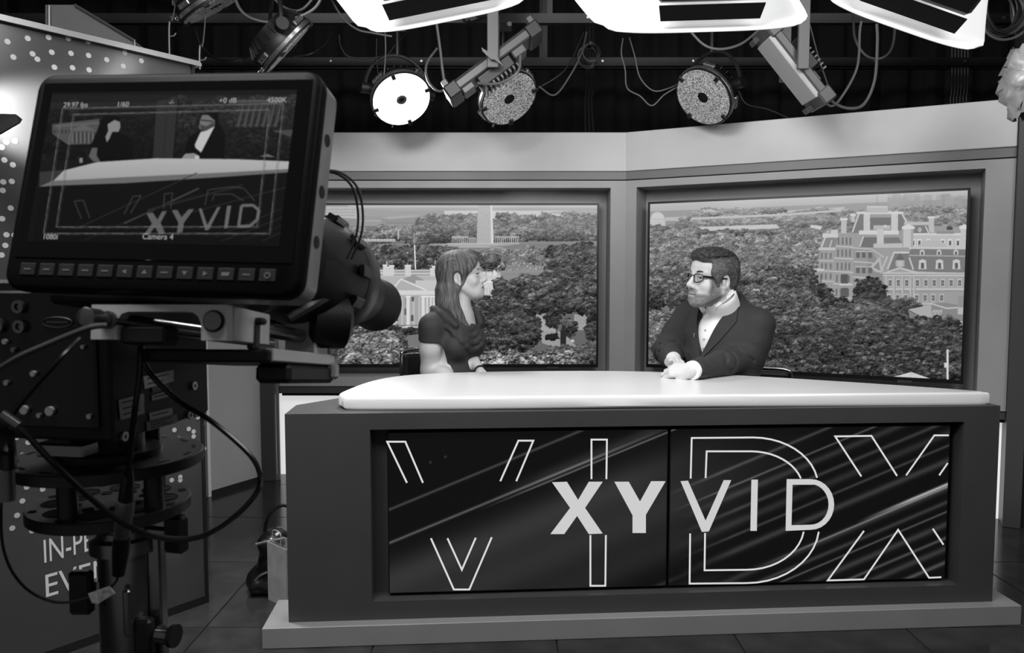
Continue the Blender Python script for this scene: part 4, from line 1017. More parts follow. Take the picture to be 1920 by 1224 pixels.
    for m in (-1, 1): e(K, (m * .064, .010, .025), (.020, .045, .042), .02); Hm.cap(K, (m * .072, .028, .005), (m * .073, .022, -.025), .008, .006, .012)
    e(K, (0, .045, .088), (.060, .052, .034), .03); e(K, (.012, .078, .090), (.046, .024, .022), .02)
    e(K, (0, .105, .005), (.064, .050, .066), .012, 's'); e(K, (0, .075, -.06), (.10, .058, .085), .02, 's')
    for m in (-1, 1): e(K, (m * .085, -.010, -.014), (.03, .023, .034), .008, 's')
    e(K, (0, -.02, -.135), (.12, .13, .055), .01, 's')
    Hm.cap(K, (.064, -.055, .098), (.062, .050, .082), .004, .004, .010, 's')       # the parting
    V, F = K.mesh(.0028); L = Hm.loc(V); nn = vnoise(L * np.array([260, 70, 160]), 1.0, 4) + .6 * vnoise(L * np.array([500, 150, 320]), 1.0, 9)
    top = np.clip((L[:, 2] - .060) / .03, 0, 1) * np.clip((.075 - L[:, 0]) / .02, .25, 1)
    cen = Hm.w(0, -.01, .03); Nn = V - cen; Nn /= np.linalg.norm(Nn, axis=1)[:, None]; V = V + Nn * (nn * (.0012 + .0028 * top))[:, None]
    g = .20 + .06 * nn * top + (1 - top) * (.12 + .09 * nn) ; g = np.where(L[:, 1] < -.07, g - .06, g)
    raw('hair', V, F, mat('short_hair', .2, .55, attr='Col', spec=.35), man, col=linv(np.clip(g, .06, .55)))
    mb = mat('brow_dark', .2, .8)
    for m in (-1, 1): brow(Hm, man, m, .0042, .021, mb); eye(Hm, man, m)
    # glasses
    gm = mat('glasses_frame', .07, .25); fr = B()
    for m in (-1, 1):
        pts = [(m * .009, .0985, .006), (m * .012, .0995, -.014), (m * .024, .0985, -.021), (m * .041, .0925, -.018), (m * .049, .0855, -.008), (m * .050, .0850, .008), (m * .036, .0955, .013), (m * .018, .0995, .012), (m * .009, .0985, .006)]
        fr.tube([Hm.w(*p) for p in pts], .0022, n=6, sm=4)
    fr.tube([Hm.w(-.009, .0985, .006), Hm.w(0, .101, .008), Hm.w(.009, .0985, .006)], .002, n=6, sm=3)
    g = fr.build('glasses', gm, man, smooth=True)
    for m in (-1, 1):
        b = B(); b.v = [tuple(Hm.w(*p)) for p in ((m * .052, .084, .009), (m * .052, .084, .001), (m * .080, .012, .001), (m * .080, .012, .007), (m * .083, -.012, .006), (m * .083, -.012, .002))]; off = Vector(Hm.R[0]) * m * .003
        b.v += [tuple(Vector(v) + off) for v in b.v]; b.f = [(0, 1, 2, 3), (3, 2, 5, 4), (6, 9, 8, 7), (9, 10, 11, 8), (0, 3, 9, 6), (3, 4, 10, 9), (1, 7, 8, 2), (2, 8, 11, 5), (0, 6, 7, 1), (4, 5, 11, 10)]
        b.build('temple', gm, g)
        pts = [(m * .010, .0980, .004), (m * .013, .0985, -.013), (m * .024, .0975, -.020), (m * .041, .0915, -.017), (m * .048, .0850, -.007), (m * .049, .0845, .007), (m * .036, .0945, .012), (m * .018, .0985, .011)]
        b = B(); b.v = [tuple(Hm.w(*p)) for p in pts]; b.v += [tuple(Vector(v) + Vector(Hm.R[1]) * .0012) for v in b.v]; n = 8
        b.f = [tuple(range(n)), tuple(range(n, 2 * n))[::-1]] + [(i, (i + 1) % n, n + (i + 1) % n, n + i) for i in range(n)]
        b.build('lens', mat('lens_glass', .95, .02, trans=1.0), g)
    # wedding ring
    return man, hip, Tm
# ------------------------------------------------------------------ the woman
def build_woman():
    Hw = Fr((0, 0, 0), math.radians(82), math.radians(7), math.radians(2), .93)
    ear = np.array(at(858, 521, 3.47)); Hw.o = ear - (Hw.w(-.080, -.008, -.008) - Hw.o)
    Tw = Fr(np.array(at(850, 588, 3.53)), math.radians(50), math.radians(2), math.radians(1), .95)
    wo = thing('person', 'person with long straight hair in a short-sleeved dark dress, seated and turned to the right', 'person', (Tw.o[0], Tw.o[1] + .05, 0))
    W = Tw.w; rsh, lsh = W(-.150, -.005, -.050), W(.150, -.005, -.045)
    elr = np.array(at(806, 694, 3.46)); wrr = np.array(at(868, 722, 3.33)); ell_ = np.array(at(873, 652, 3.62)); wrl = np.array(at(902, 699, 3.42))
    S = SDF(); head_sdf(S, Hw, False)
    Tw.ell(S, (0, 0, -.09), (.140, .090, .13), .04); Tw.ell(S, (0, .01, -.28), (.118, .088, .13), .05)
    S.cap(Hw.w(0, -.045, -.14), W(0, -.005, -.02), .052, .062, .04)
    S.cap(W(.04, -.005, .0), lsh, .045, .042, .03); S.cap(W(-.04, -.005, .0), rsh, .045, .042, .03)
    def lerp(a, b, t): return np.array(a) * (1 - t) + np.array(b) * t
    S.chain([rsh, lerp(rsh, elr, .5), elr, lerp(elr, wrr, .4), wrr], [.050, .047, .040, .038, .024], .02); S.chain([lsh, ell_, lerp(ell_, wrl, .4), wrl], [.040, .030, .029, .021], .02)
    hip = np.array([Tw.o[0] - .02, Tw.o[1] + .04, .55]); fw = np.array([.5, -.866, 0]); lf = np.array([.866, .5, 0])
    S.ell(hip, (.15, .14, .10), None, .05)
    kn = [hip + fw * .42 + lf * m * .07 - np.array([0, 0, .03]) for m in (1, -1)]; an = [q * np.array([1, 1, 0]) - fw * .05 + np.array([0, 0, .09]) for q in kn]
    for m, q, r in zip((1, -1), kn, an): S.chain([hip + lf * m * .08, q, r], [.07, .052, .034], .03); S.cap(r - np.array([0, 0, .03]), r + fw * .13 - np.array([0, 0, .06]), .034, .026, .02)
    hand(S, wrr, (.75, -.55, -.25), (-.2, -.3, .9), -1, (.3, .4, .3), .88); hand(S, wrl, (.25, -.85, -.35), (.3, -.2, .9), 1, (.3, .4, .3), .88)
    V, F = S.mesh(.0029); col = face_colour(Hw, V, .76, False); raw('body', V, F, M_skinw, wo, col=linv(col))
    # dress
    G = SDF(); Tw.ell(G, (0, -.004, -.11), (.142, .100, .135), .04); Tw.ell(G, (0, .008, -.30), (.124, .096, .13), .05); Tw.ell(G, (0, 0, -.46), (.15, .12, .12), .06)
    for m in (-1, 1): Tw.ell(G, (m * .062, .072, -.155), (.062, .052, .060), .04)
    G.cap(W(.05, -.012, .0), lsh, .048, .044, .04); G.cap(W(-.05, -.012, .0), rsh, .048, .046, .04)
    G.chain([rsh, lerp(rsh, elr, .42)], [.050, .056], .03); G.chain([lsh, lerp(lsh, ell_, .5)], [.048, .052], .03)
    G.op(lambda x, y, z: np.abs(((x - Tw.o[0]) * Tw.R[2, 0] + (y - Tw.o[1]) * Tw.R[2, 1] + (z - Tw.o[2]) * Tw.R[2, 2]) + .315) - .0025 + 0 * x, W(-.2, -.15, -.33), W(.2, .15, -.30), .006, 's')   # placeholder seam ring (trimmed below)
    G.ops.pop()
    # sleeve end flat
    for sh, el, t in ((rsh, elr, .42), (lsh, ell_, .5)):
        c = lerp(sh, el, t); ax = np.array(el) - np.array(sh); ax /= np.linalg.norm(ax)
        G.cap(c + ax * .034, c + ax * .12, .075, .085, .004, 's')
    # neckline and draped cowl
    G.ell(Hw.w(.0, .0, -.16), (.066, .075, .11), Hw.R, .012, 's'); G.ell(W(.0, .115, .005), (.085, .075, .078), Tw.R, .012, 's')
    def arc_pts(wd, top, dip, fwd): return [W(wd * math.sin(t), fwd * math.cos(t * .92) + .012, top - (top - dip) * math.cos(t) ** 1.4) for t in np.linspace(-1.45, 1.45, 15)]
    def proj(pts, off):
        P = np.array(pts) + Tw.R[1] * .08
        for _ in range(40): P = P - Tw.R[1] * np.clip(G.ev(P) - off, -.02, .02)[:, None] * .8
        return P
    base = [proj(arc_pts(wd, tp, dp, .1), of) for wd, tp, dp, of in ((.088, .035, -.078, .008), (.102, .03, -.110, .007), (.115, .025, -.142, .006), (.128, .02, -.175, .005))]
    for pts, r in zip(base, (.010, .009, .008, .007)): G.chain(list(pts), [r * (.6 + .4 * math.sin(PI * i / 14)) for i in range(15)], .016)
    for m in (-1, 1):                                       # wide folded shoulder bands
        G.chain([W(m * .075, -.065, .030), W(m * .112, -.01, .022), W(m * .112, .055, -.004), W(m * .088, .098, -.050)], [.014, .017, .017, .013], .016)
    V, F = G.mesh(.0040); md = mat('dark_dress', .18, .75, noise=.012, nscale=200, bump=.06, bscale=60); raw('dress', V, F, md, wo)
    ring = [W(.126 * math.sin(t), .10 * math.cos(t) + .008, -.318) for t in np.linspace(0, 2 * PI, 25)]
    B().tube(ring, .0035, n=6, sm=2).build('waist_seam', md, wo, smooth=True)
    Q = SDF(); Q.ell(hip, (.165, .155, .11), None, .05)
    for m, q in zip((1, -1), kn): Q.chain([hip + lf * m * .07, q], [.09, .075], .04)
    V, F = Q.mesh(.012); raw('skirt', V, F, md, wo)
    for r in an:
        Q = SDF(); Q.cap(r - np.array([0, 0, .045]), r + fw * .14 - np.array([0, 0, .06]), .036, .029, .02); V, F = Q.mesh(.008); V[:, 2] = np.maximum(V[:, 2], .001); raw('shoe', V, F, mat('shoe_black', .08, .3), wo)
    # hair
    K = SDF(); e = Hw.ell; c = Hw.cap
    e(K, (0, -.022, .040), (.086, .108, .092), .02)
    e(K, (0, -.085, -.060), (.074, .042, .115), .04); e(K, (0, -.100, -.150), (.085, .036, .085), .04)
    for m in (-1, 1):
        e(K, (m * .070, -.030, .000), (.020, .058, .075), .03)
    # right side curtain, running behind the ear and forward over the collar
    c(K, (-.072, -.050, -.02), (-.080, -.058, -.12), .034, .036, .03); c(K, (-.080, -.058, -.12), (-.082, -.040, -.19), .036, .032, .03); c(K, (-.082, -.040, -.19), (-.070, .010, -.270), .032, .016, .03)
    c(K, (-.070, -.085, -.06), (-.090, -.115, -.22), .034, .022, .03); c(K, (-.03, -.10, -.06), (-.03, -.135, -.22), .034, .022, .03); c(K, (-.09, -.06, -.15), (-.10, -.03, -.25), .03, .018, .03)
    # far side lock
    c(K, (.066, -.03, -.05), (.062, -.005, -.15), .026, .024, .03); c(K, (.062, -.005, -.15), (.060, .045, -.205), .024, .014, .03); c(K, (.060, .045, -.205), (.05, .03, -.235), .014, .006, .02)
    # swept fringe
    c(K, (.015, .045, .100), (-.045, .055, .064), .026, .024, .03); c(K, (-.035, .078, .072), (-.068, .045, .030), .018, .016, .02); c(K, (-.060, .058, .045), (-.078, .012, .010), .016, .014, .02); c(K, (.02, .07, .09), (.055, .06, .05), .022, .018, .02)
    e(K, (0, .118, -.018), (.058, .052, .078), .012, 's'); e(K, (-.02, .095, -.055), (.085, .060, .078), .014, 's')
    for m in (-1,): e(K, (m * .090, -.006, -.012), (.030, .022, .034), .008, 's')
    V, F = K.mesh(.0030); L = Hw.loc(V)
    th = np.arctan2(L[:, 0], -(L[:, 1] + .02)); up = np.clip((L[:, 2] - .02) / .05, 0, 1)
    sv = th * .16 + .0 * L[:, 2]; warp = .012 * vnoise(L * 22, 1.0, 3)
    q = np.stack([(sv + warp) * 1.0, L[:, 2] * .10, L[:, 1] * .10 * up], -1)
    nn = vnoise(q * 190, 1.0, 6) + .7 * vnoise(q * 420, 1.0, 8)
    cen = Hw.w(0, -.02, 0); Nn = V - cen; Nn[:, 2] *= .25; Nn /= np.linalg.norm(Nn, axis=1)[:, None] + 1e-9; V = V + Nn * (nn * .0017)[:, None]
    g = .35 + .12 * nn
    raw('hair', V, F, mat('long_hair', .4, .6, attr='Col', spec=.25), wo, col=linv(np.clip(g, .15, .68)))
    mb = mat('brow_brown', .42, .8)
    for m in (-1, 1): brow(Hw, wo, m, .0028, .020, mb); eye(Hw, wo, m)
    q = Hw.w(-.085, -.001, -.042); r = .0048
    B().lathe([(r * math.sin(t), r * math.cos(t)) for t in np.linspace(PI - .02, .02, 9)], q, (0, 0, 1), n=12).build('earring', mat('pearl', .9, .2), wo, smooth=True)
    d_ = np.array(wrl) - np.array(ell_); d_ /= np.linalg.norm(d_); a = lerp(wrl, ell_, .08)
    B().lathe([(.0255, -.004), (.029, -.003), (.029, .003), (.0255, .004)], a, d_, n=20).build('bracelet', mat('bracelet_metal', .35, .25, metal=.8), wo, smooth=True)
    return wo, hip, Tw
man_, hip_m, Tm_ = build_man()
wom_, hip_w, Tw_ = build_woman()
# ------------------------------------------------------------------ chairs
def chair(hip, yaw, label, zt):
    f = Matrix.Rotation(yaw, 3, 'Z') @ Vector((0, -1, 0)); l = Vector((-f.y, f.x, 0)); o = Vector((hip[0], hip[1], 0))
    t = thing('armless_chair', label, 'chair', o, 'chairs behind the desk'); T = basis(o, l, f, (0, 0, 1)); mc = mat('chrome', .75, .12, metal=1.0); ml = mat('chair_leather', .10, .35)
    B(T).box(-.23, .23, -.22, .22, .40, .455, bev=.02).build('seat', ml, t)
    B(T).box(-.215, .215, -.245, -.215, .52, zt - .012, bev=.012).build('backrest', ml, t)
    B(T).tube([(-.225, -.23, .44), (-.225, -.232, .60), (-.225, -.235, zt - .03), (-.205, -.235, zt), (-.1, -.235, zt + .002), (.1, -.235, zt + .002), (.205, -.235, zt), (.225, -.235, zt - .03), (.225, -.232, .60), (.225, -.23, .44)], .010, n=10, sm=5).build('back_frame', mc, t, smooth=True)
    B(T).cyl((0, 0, .05), (0, 0, .40), .03, n=16).build('pedestal', mc, t, smooth=True)
    for i in range(5):
        a = 2 * PI * i / 5; B(T).tube([(0, 0, .08), (.16 * math.cos(a), .16 * math.sin(a), .055), (.27 * math.cos(a), .27 * math.sin(a), .02)], .016, n=8, sm=3).build('leg', mc, t, smooth=True)
ct = at(775, 661, 3.62).z
chair((at(822, 600, 3.5).x + .13, 3.60), math.radians(38), 'black leather chair with chrome frame under the person in the dress', ct)
chair((hip_m[0] + .04, hip_m[1] + .03), math.radians(-27), 'black leather chair with chrome frame under the person in the blazer', .78)
# ================================================================== lighting rig
M_rig = mat('rig_black', 0.10, 0.45)
M_rig2 = mat('rig_dark_grey', 0.13, 0.45)
M_rigg = mat('rig_grey', 0.33, 0.4, metal=.3)
M_clip = mat('rig_clip', 0.75, 0.25, metal=.9)
M_cab = mat('cable_rubber', 0.13, 0.45)
M_cabg = mat('cable_grey', 0.34, 0.4)
def led_face(name):
    m = mat(name, .4, .35); nt = m.node_tree; b = nt.nodes['Principled BSDF']
    tc = nt.nodes.new('ShaderNodeTexCoord'); v = nt.nodes.new('ShaderNodeTexVoronoi'); v.inputs['Scale'].default_value = 210
    r = nt.nodes.new('ShaderNodeValToRGB'); r.color_ramp.elements[0].color = (.05, .05, .05, 1); r.color_ramp.elements[1].color = (1, 1, 1, 1)
    sp = nt.nodes.new('ShaderNodeSeparateColor'); nt.links.new(tc.outputs['Object'], v.inputs['Vector']); nt.links.new(v.outputs['Color'], sp.inputs[0]); nt.links.new(sp.outputs[0], r.inputs[0]); nt.links.new(r.outputs[0], b.inputs['Base Color'])
    bp = nt.nodes.new('ShaderNodeBump'); bp.inputs['Strength'].default_value = .6; bp.inputs['Distance'].default_value = .003; nt.links.new(v.outputs['Distance'], bp.inputs['Height']); nt.links.new(bp.outputs[0], b.inputs['Normal'])
    return m
M_led = led_face('led_honeycomb')
M_lit = mat('led_lit', .9, .4, emis=1.0, estr=14.0)
M_soft = mat('diffusion_sheet', .92, .6, emis=1.0, estr=.25)
ZTR = 2.56
def track(Y, z, x0, x1, label):
    t = thing('lighting_track', label, 'lighting track', ((x0 + x1) / 2, Y, z), 'overhead lighting tracks')
    b = B(); b.box(x0, x1, Y - .022, Y + .022, z, z + .006); b.box(x0, x1, Y - .022, Y - .018, z + .006, z + .05); b.box(x0, x1, Y + .018, Y + .022, z + .006, z + .05); b.build('rail', M_rig2, t)
    for i in range(int((x1 - x0) / .55)):
        x = x0 + .3 + i * .55; B().cyl((x, Y - .026, z + .028), (x, Y - .020, z + .028), .007, n=12).build('bolt', M_clip, t)
    for x in (x0 + .2, (x0 + x1) / 2, x1 - .2): B().box(x - .015, x + .015, Y - .01, Y + .01, z + .05, 3.61).build('drop_rod', M_rig, t)
track(4.15, ZTR, -3.2, 3.6, 'black overhead track carrying the round lights above the set walls')
track(3.60, ZTR, -3.2, 3.6, 'black overhead track carrying the flood lights over the presenters')
track(4.75, 2.50, -3.6, 4.0, 'bare black track nearest the drape')
track(5.25, 2.62, -3.6, 4.0, 'bare black track hung high against the drape')
track(2.55, 3.05, -2.6, 2.9, 'black overhead track carrying the glowing soft lights')
for x in (-2.4, -.7, 1.0, 2.7):
    o = B().box(x - .03, x + .03, 2.0, 5.6, 3.2, 3.27).build('ceiling_beam', M_rig); tag(o, 'black beam running toward the drape, ' + {-2.4: 'farthest left', -.7: 'second from left', 1.0: 'third from left', 2.7: 'farthest right'}[x], 'beam', 'black beams under the ceiling')
for (px0, py0, px1, py1, Y) in ((1105, 145, 1122, 118, 4.9),):
    pass

def hanger(t, top, zt, w=.0):
    """spigot and trolley from a yoke top up to the track"""
    x, y, z = top
    B().cyl((x, y, z), (x, y, zt - .02), .011, n=10).build('spigot', M_rig2, t)
    tr = B().box(x - .05, x + .05, y - .012, y + .012, zt - .045, zt + .012, bev=.004).build('trolley', M_rig, t)
    for s_ in (-1, 1): B().cyl((x + s_ * .036, y - .02, zt - .006), (x + s_ * .036, y - .008, zt - .006), .013, n=12).build('roller_bolt', M_clip, tr)

def round_light(px, py, Y, perp, tilt, R, lit, label, zt=ZTR, hang=True, edge=False):
    c = at(px, py, Y); view = (Vector((0, 0, CAMH)) - c).normalized(); pv = Vector((perp[0], 0, perp[1])).normalized(); pv = (pv - view * pv.dot(view)).normalized()
    n = (view * math.cos(tilt) + pv * math.sin(tilt)).normalized()
    t = thing('round_stage_light', label, 'stage light', c, 'round stage lights')
    hs = B().lathe([(.04, -.125 * R / .15), (R * .72, -.125 * R / .15), (R * .82, -.095 * R / .15), (R * .97, -.065 * R / .15), (R * 1.03, -.03), (R * 1.03, -.002), (R * .985, 0), (R * .985, -.012), (.03, -.012)], c, n, n=40).build('housing', M_rig, t, smooth=True, angle=30)
    fm = frame(n); fx, fy = fm.col[0], fm.col[1]
    for i in range(26):                                   # cooling fins round the drum
        a = 2 * PI * i / 26; d = fx * math.cos(a) + fy * math.sin(a); s_ = n.cross(d)
        b = B(); p0 = c + d * R * .78 - n * .120 * R / .15; p1 = c + d * R * .99 - n * .080 * R / .15; p2 = c + d * R * .88 - n * .060 * R / .15
        b.v = [tuple(q + s_ * k) for k in (-.0015, .0015) for q in (p0, p1, p2)]; b.f = [(0, 1, 2), (5, 4, 3), (0, 3, 4, 1), (1, 4, 5, 2), (2, 5, 3, 0)]; b.build('cooling_fin', M_rig2, hs)
    f = B().lathe([(R * .985, -.006), (R * .98, .002), (R * .19, .002), (R * .19, -.006)], c, n, n=48, cap=False).build('light_face', M_lit if lit else M_led, t)
    B().lathe([(R * .005, -.004), (R * .19, -.004), (R * .2, .0), (R * .185, .0018)], c, n, n=8, cap=False).build('centre_port', mat('port_black', .03, .5), t)
    if lit: B().lathe([(R * .10, .0), (R * .17, .0), (R * .17, .004), (R * .10, .004), (R * .10, .0)], c, n, n=20, cap=False).build('centre_ring', mat('port_grey', .35, .4), t)
    rim = B().lathe([(R * 1.035, -.030), (R * 1.055, -.028), (R * 1.055, -.012), (R * 1.035, -.010)], c, n, n=48).build('rim_band', M_clip if not lit else M_rigg, t, smooth=True)
    for i in range(4):                                    # retaining tabs over the face edge
        a = 2 * PI * (i + .35) / 4; d = fx * math.cos(a) + fy * math.sin(a); s_ = n.cross(d)
        B(basis(c + d * R * .96, d, s_, n)).box(-.018, .016, -.011, .011, -.004, .010, bev=.002).build('face_tab', M_rig, t)
        a += .5; d = fx * math.cos(a) + fy * math.sin(a); s_ = n.cross(d)
        q = B(basis(c + d * R * 1.03 - n * .045, d, s_, n)).box(-.004, .010, -.034, .034, -.012, .012, bev=.003).build('latch_plate', M_clip, t)
        for k in (-.022, 0, .022): B().cyl(c + d * (R * 1.03 + .009) - n * .045 + s_ * k, c + d * (R * 1.03 + .013) - n * .045 + s_ * k, .004, n=8).build('screw', M_rigg, q)
    a = 3.9; lo = min((fx * math.cos(k) + fy * math.sin(k) for k in np.linspace(0, 2 * PI, 60)), key=lambda v: v.z)
    q = c + lo * R * 1.06 - n * .02
    B().tube([q + lo * .012 + (n * math.cos(k) + lo * math.sin(k)) * .007 for k in np.linspace(0, 2 * PI, 13)], .0022, n=6, sm=2).build('safety_ring', M_clip, t, smooth=True)
    # yoke: pivots at the drum's sides, arch over the top
    sx = Vector((0, 0, 1)).cross(n); sx = sx.normalized() if sx.length > .1 else Vector((1, 0, 0)); bc = c - n * .075 * R / .15
    topv = Vector((0, 0, 1)); r = R * 1.16
    arch = [bc + sx * r * math.cos(k) + topv * r * 1.05 * math.sin(k) for k in np.linspace(0, PI, 15)]
    yk = B().tube(arch, .010, n=6, sm=2).build('yoke', M_rig2, t, smooth=True)
    for s_ in (-1, 1): B().cyl(bc + sx * s_ * R * .95, bc + sx * s_ * (r + .025), .028, n=16).build('tilt_knob', M_rig, t, smooth=True)
    if hang: hanger(t, bc + topv * r * 1.05, zt)
    if lit:
        l = D.lights.new('led_beam', 'AREA'); l.shape = 'DISK'; l.size = R * 1.8; l.energy = 5.0; l.spread = math.radians(120); o = D.objects.new('led_beam', l); C.objects.link(o); o.location = c + n * .02; o.rotation_euler = n.to_track_quat('-Z', 'Y').to_euler()
    return t
round_light(753, 187, 4.1, (.42, -.9), .62, .155, True, 'lit round stage light glowing white above the person in the dress')
round_light(955, 186, 4.1, (.62, -.78), .78, .158, False, 'unlit round honeycomb stage light next to the lit one')
round_light(1318, 183, 4.1, (-.72, -.69), .76, .160, False, 'unlit round honeycomb stage light hanging alone nearer the right wall')
round_light(541, 92, 3.6, (.72, -.69), 1.52, .155, False, 'round stage light seen edge-on just above the camera monitor')
round_light(404, 12, 3.6, (.52, -.85), 1.42, .165, False, 'round stage light with finned back at the upper left, by the header box')
round_light(925, 8, 3.92, (.45, -.89), 1.40, .165, False, 'round stage light half hidden behind the leftmost glowing soft light')

def flood(pxa, pya, pxb, pyb, Y, sgn, label, white):
    """flood panel seen edge-on from a to b; sgn chooses the side its face looks to"""
    a, b = at(pxa, pya, Y), at(pxb, pyb, Y); L = (b - a).length; e = (b - a).normalized(); dy = Vector((0, 1, 0)); n = e.cross(dy).normalized() * sgn; dy = n.cross(e)
    t = thing('flood_light', label, 'flood light', (a + b) / 2, 'flood light panels'); T = basis((a + b) / 2, e, dy, n); h = L / 2
    B(T).box(-h * .86, h * .86, -.09, .09, -.018, .022, bev=.006).build('body', M_rigg, t)
    B(T).box(-h * .84, h * .84, -.085, .085, .022, .045 if white else .03, bev=.004).build('diffuser', mat('diffuser_white', .70, .6) if white else mat('diffuser_smoke', .25, .5), t)
    for s_ in (-1, 1):
        B(T).box(s_ * h * .93 - .035, s_ * h * .93 + .035, -.095, .095, -.034, .034, bev=.008).build('end_cap', M_rig2 if not white else M_rigg, t)
        B(T).box(s_ * h * .98 - .014, s_ * h * .98 + .014, -.09, -.03, .030, .060, bev=.003).build('clip', M_rigg, t)
    pb = B(T).box(-h * .45, h * .30, -.08, .06, -.075, -.018, bev=.006).build('power_unit', M_rig2, t)
    for i in range(9): B(T).box(-h * .42 + i * .022, -h * .42 + i * .022 + .008, -.084, .05, -.092, -.074).build('cooling_fin', M_rigg, pb)
    B(T).box(h * .34, h * .62, -.085, .02, -.058, -.018, bev=.006).build('driver_box', M_rigg, t); B(T).box(-h * .80, -h * .55, -.085, .02, -.050, -.018, bev=.005).build('terminal_box', M_rigg, t)
    B(T).tube([(-h * .5, -.11, -.05), (-h * .2, -.13, -.11), (h * .2, -.13, -.12), (h * .45, -.09, -.06)], .006, n=6).build('loop_wire', M_cabg, t, smooth=True)
    m = (a + b) / 2
    # square tube hanger at the front edge with a wing knob
    f0 = m + dy * -.115
    B().box(f0.x - .026, f0.x + .026, f0.y - .008, f0.y + .008, f0.z - .045, f0.z + .28, bev=.003).build('hanger_arm', M_rigg, t)
    g0 = m + dy * .115
    B().box(g0.x - .026, g0.x + .026, g0.y - .008, g0.y + .008, g0.z - .045, g0.z + .28, bev=.003).build('hanger_arm', M_rigg, t)
    B().box(f0.x - .026, f0.x + .026, f0.y - .008, g0.y + .008, f0.z + .26, f0.z + .28).build('hanger_bridge', M_rigg, t)
    kb = B().cyl(f0 + Vector((0, -.03, 0)), f0 + Vector((0, -.006, 0)), .018, n=14).build('knob', M_rigg, t, smooth=True)
    B().prism([(-.05, .035), (-.012, .012), (.012, .012), (.035, -.03), (.05, -.05), (.012, -.02), (-.012, -.012), (-.045, .02)], f0 + Vector((0, -.032, 0)), (1, 0, 0), (0, 0, 1), (0, .006, 0)).build('wing', M_rigg, kb)
    hanger(t, Vector((m.x, m.y, f0.z + .27)), ZTR if f0.z + .27 < ZTR - .03 else f0.z + .34)
    return t
flood(846, 180, 1005, 62, 3.6, 1, 'long grey flood panel angled up to the right between the round lights', False)
flood(1436, 58, 1540, 190, 3.6, -1, 'grey flood panel with pale diffuser hanging before the right wall', True)

def soft_light(bl, br, Y, hb, label, power, tuck=0.0, h0=.18, h1=.80, fl=.35, fr=.12):
    """glowing diffusion sheet hung before a dark housing; bl, br: lower corners in the photo"""
    a, b = at(*bl, Y), at(*br, Y + tuck); e = (b - a).normalized(); W_ = (b - a).length; upv = Vector((0, .62, .78)); upv = (upv - e * upv.dot(e)).normalized(); n = upv.cross(e) * -1
    if n.y < 0: n = -n
    t = thing('soft_light', label, 'soft light', (a + b) / 2, 'glowing soft lights over the desk'); nu, nv = 24, 16; vs = []; rc = .05; Hh = .52
    for j in range(nv + 1):
        for i in range(nu + 1):
            u, v = i / nu, j / nv; x = u * W_; y = v * Hh
            fl_ = ((2 * u - 1) * fr if u > .5 else (2 * u - 1) * fl) * y
            ex = max(0, rc - min(x, W_ - x)); ey = max(0, rc - y)
            if ex > 0 and ey > 0:                         # rounded lower corners
                q = math.hypot(ex, ey)
                if q > rc: k = rc / q; x = (rc - ex * k) if x < W_ / 2 else (W_ - rc + ex * k); y = rc - ey * k
            cur = .02 * (2 * u - 1) ** 4 + .015 * (1 - v) ** 3
            vs.append(a + e * (x + fl_) + upv * y - n * (cur - .02))
    F = [(j * (nu + 1) + i, j * (nu + 1) + i + 1, (j + 1) * (nu + 1) + i + 1, (j + 1) * (nu + 1) + i) for j in range(nv) for i in range(nu)]
    o = raw('diffusion_sheet', [tuple(v) for v in vs], F, M_soft, t); sm = o.modifiers.new('thickness', 'SOLIDIFY'); sm.thickness = .002
    T = basis(a + e * W_ * (h0 + h1) * .5 + upv * (hb + .22) - n * .11, e, upv, n); hw = (h1 - h0) / .72
    B(T).box(-W_ * .36 * hw, W_ * .36 * hw, -.20, .24, -.04, .05, bev=.012).build('housing', M_rig2, t)
    for s_ in (-1, 1): B(T).box(s_ * W_ * .33 * hw - .012, s_ * W_ * .33 * hw + .012, -.19, -.10, -.048, -.038).build('corner_bracket', M_rig, t)
    # barn-door leaf folded toward the sheet
    q = [T @ Vector(p) for p in ((-W_ * .35 * hw, -.20, .05), (W_ * .35 * hw, -.20, .05), (W_ * .33 * hw, -.21, .09), (-W_ * .33 * hw, -.21, .09))]
    bd = B(); bd.v = [tuple(v) for v in q] + [tuple(v + upv * -.003) for v in q]; bd.f = [(0, 1, 2, 3), (7, 6, 5, 4)] + [(i, (i + 1) % 4, 4 + (i + 1) % 4, 4 + i) for i in range(4)]; bd.build('barn_door', M_rig, t)
    st = a + e * W_ * .08 + upv * .40 + n * -.03; B(basis(st, e, upv, n)).box(-.05, .05, -.012, .012, -.004, .0, bev=.001).build('maker_strip', mat('strip_grey', .5, .5), t)
    for s_ in (-1, 1):
        p0 = T @ Vector((s_ * W_ * .36, 0, 0)); p1 = T @ Vector((s_ * W_ * .42, 0.02, .02)); top = Vector((p0.x, p0.y, 3.06)); B().tube([p0, p1, top], .008, n=6, sm=0).build('drop_wire', M_rig, t)
    lp = T @ Vector((0, .01, .056)); l = D.lights.new('panel_emitter', 'AREA'); l.shape = 'RECTANGLE'; l.size = W_ * .68 * hw; l.size_y = .40; l.energy = .13; o = D.objects.new('panel_emitter', l); C.objects.link(o); o.matrix_world = basis(lp, e, -upv, -n)
    if (o.matrix_world.to_3x3() @ Vector((0, 0, -1))).dot(n) < 0: o.matrix_world = basis(lp, -e, -upv, -n)
    mid = a + e * W_ * .5 + upv * .26 + n * .06
    l = D.lights.new('soft_glow', 'AREA'); l.shape = 'RECTANGLE'; l.size = W_ * .9; l.size_y = .45; l.energy = power; o = D.objects.new('soft_glow', l); C.objects.link(o); o.location = mid
    o.matrix_world = basis(mid, e, -upv, -n) if True else o.matrix_world
    if (o.matrix_world.to_3x3() @ Vector((0, 0, -1))).dot(n) < 0: o.matrix_world = basis(mid, -e, -upv, -n)
    return t
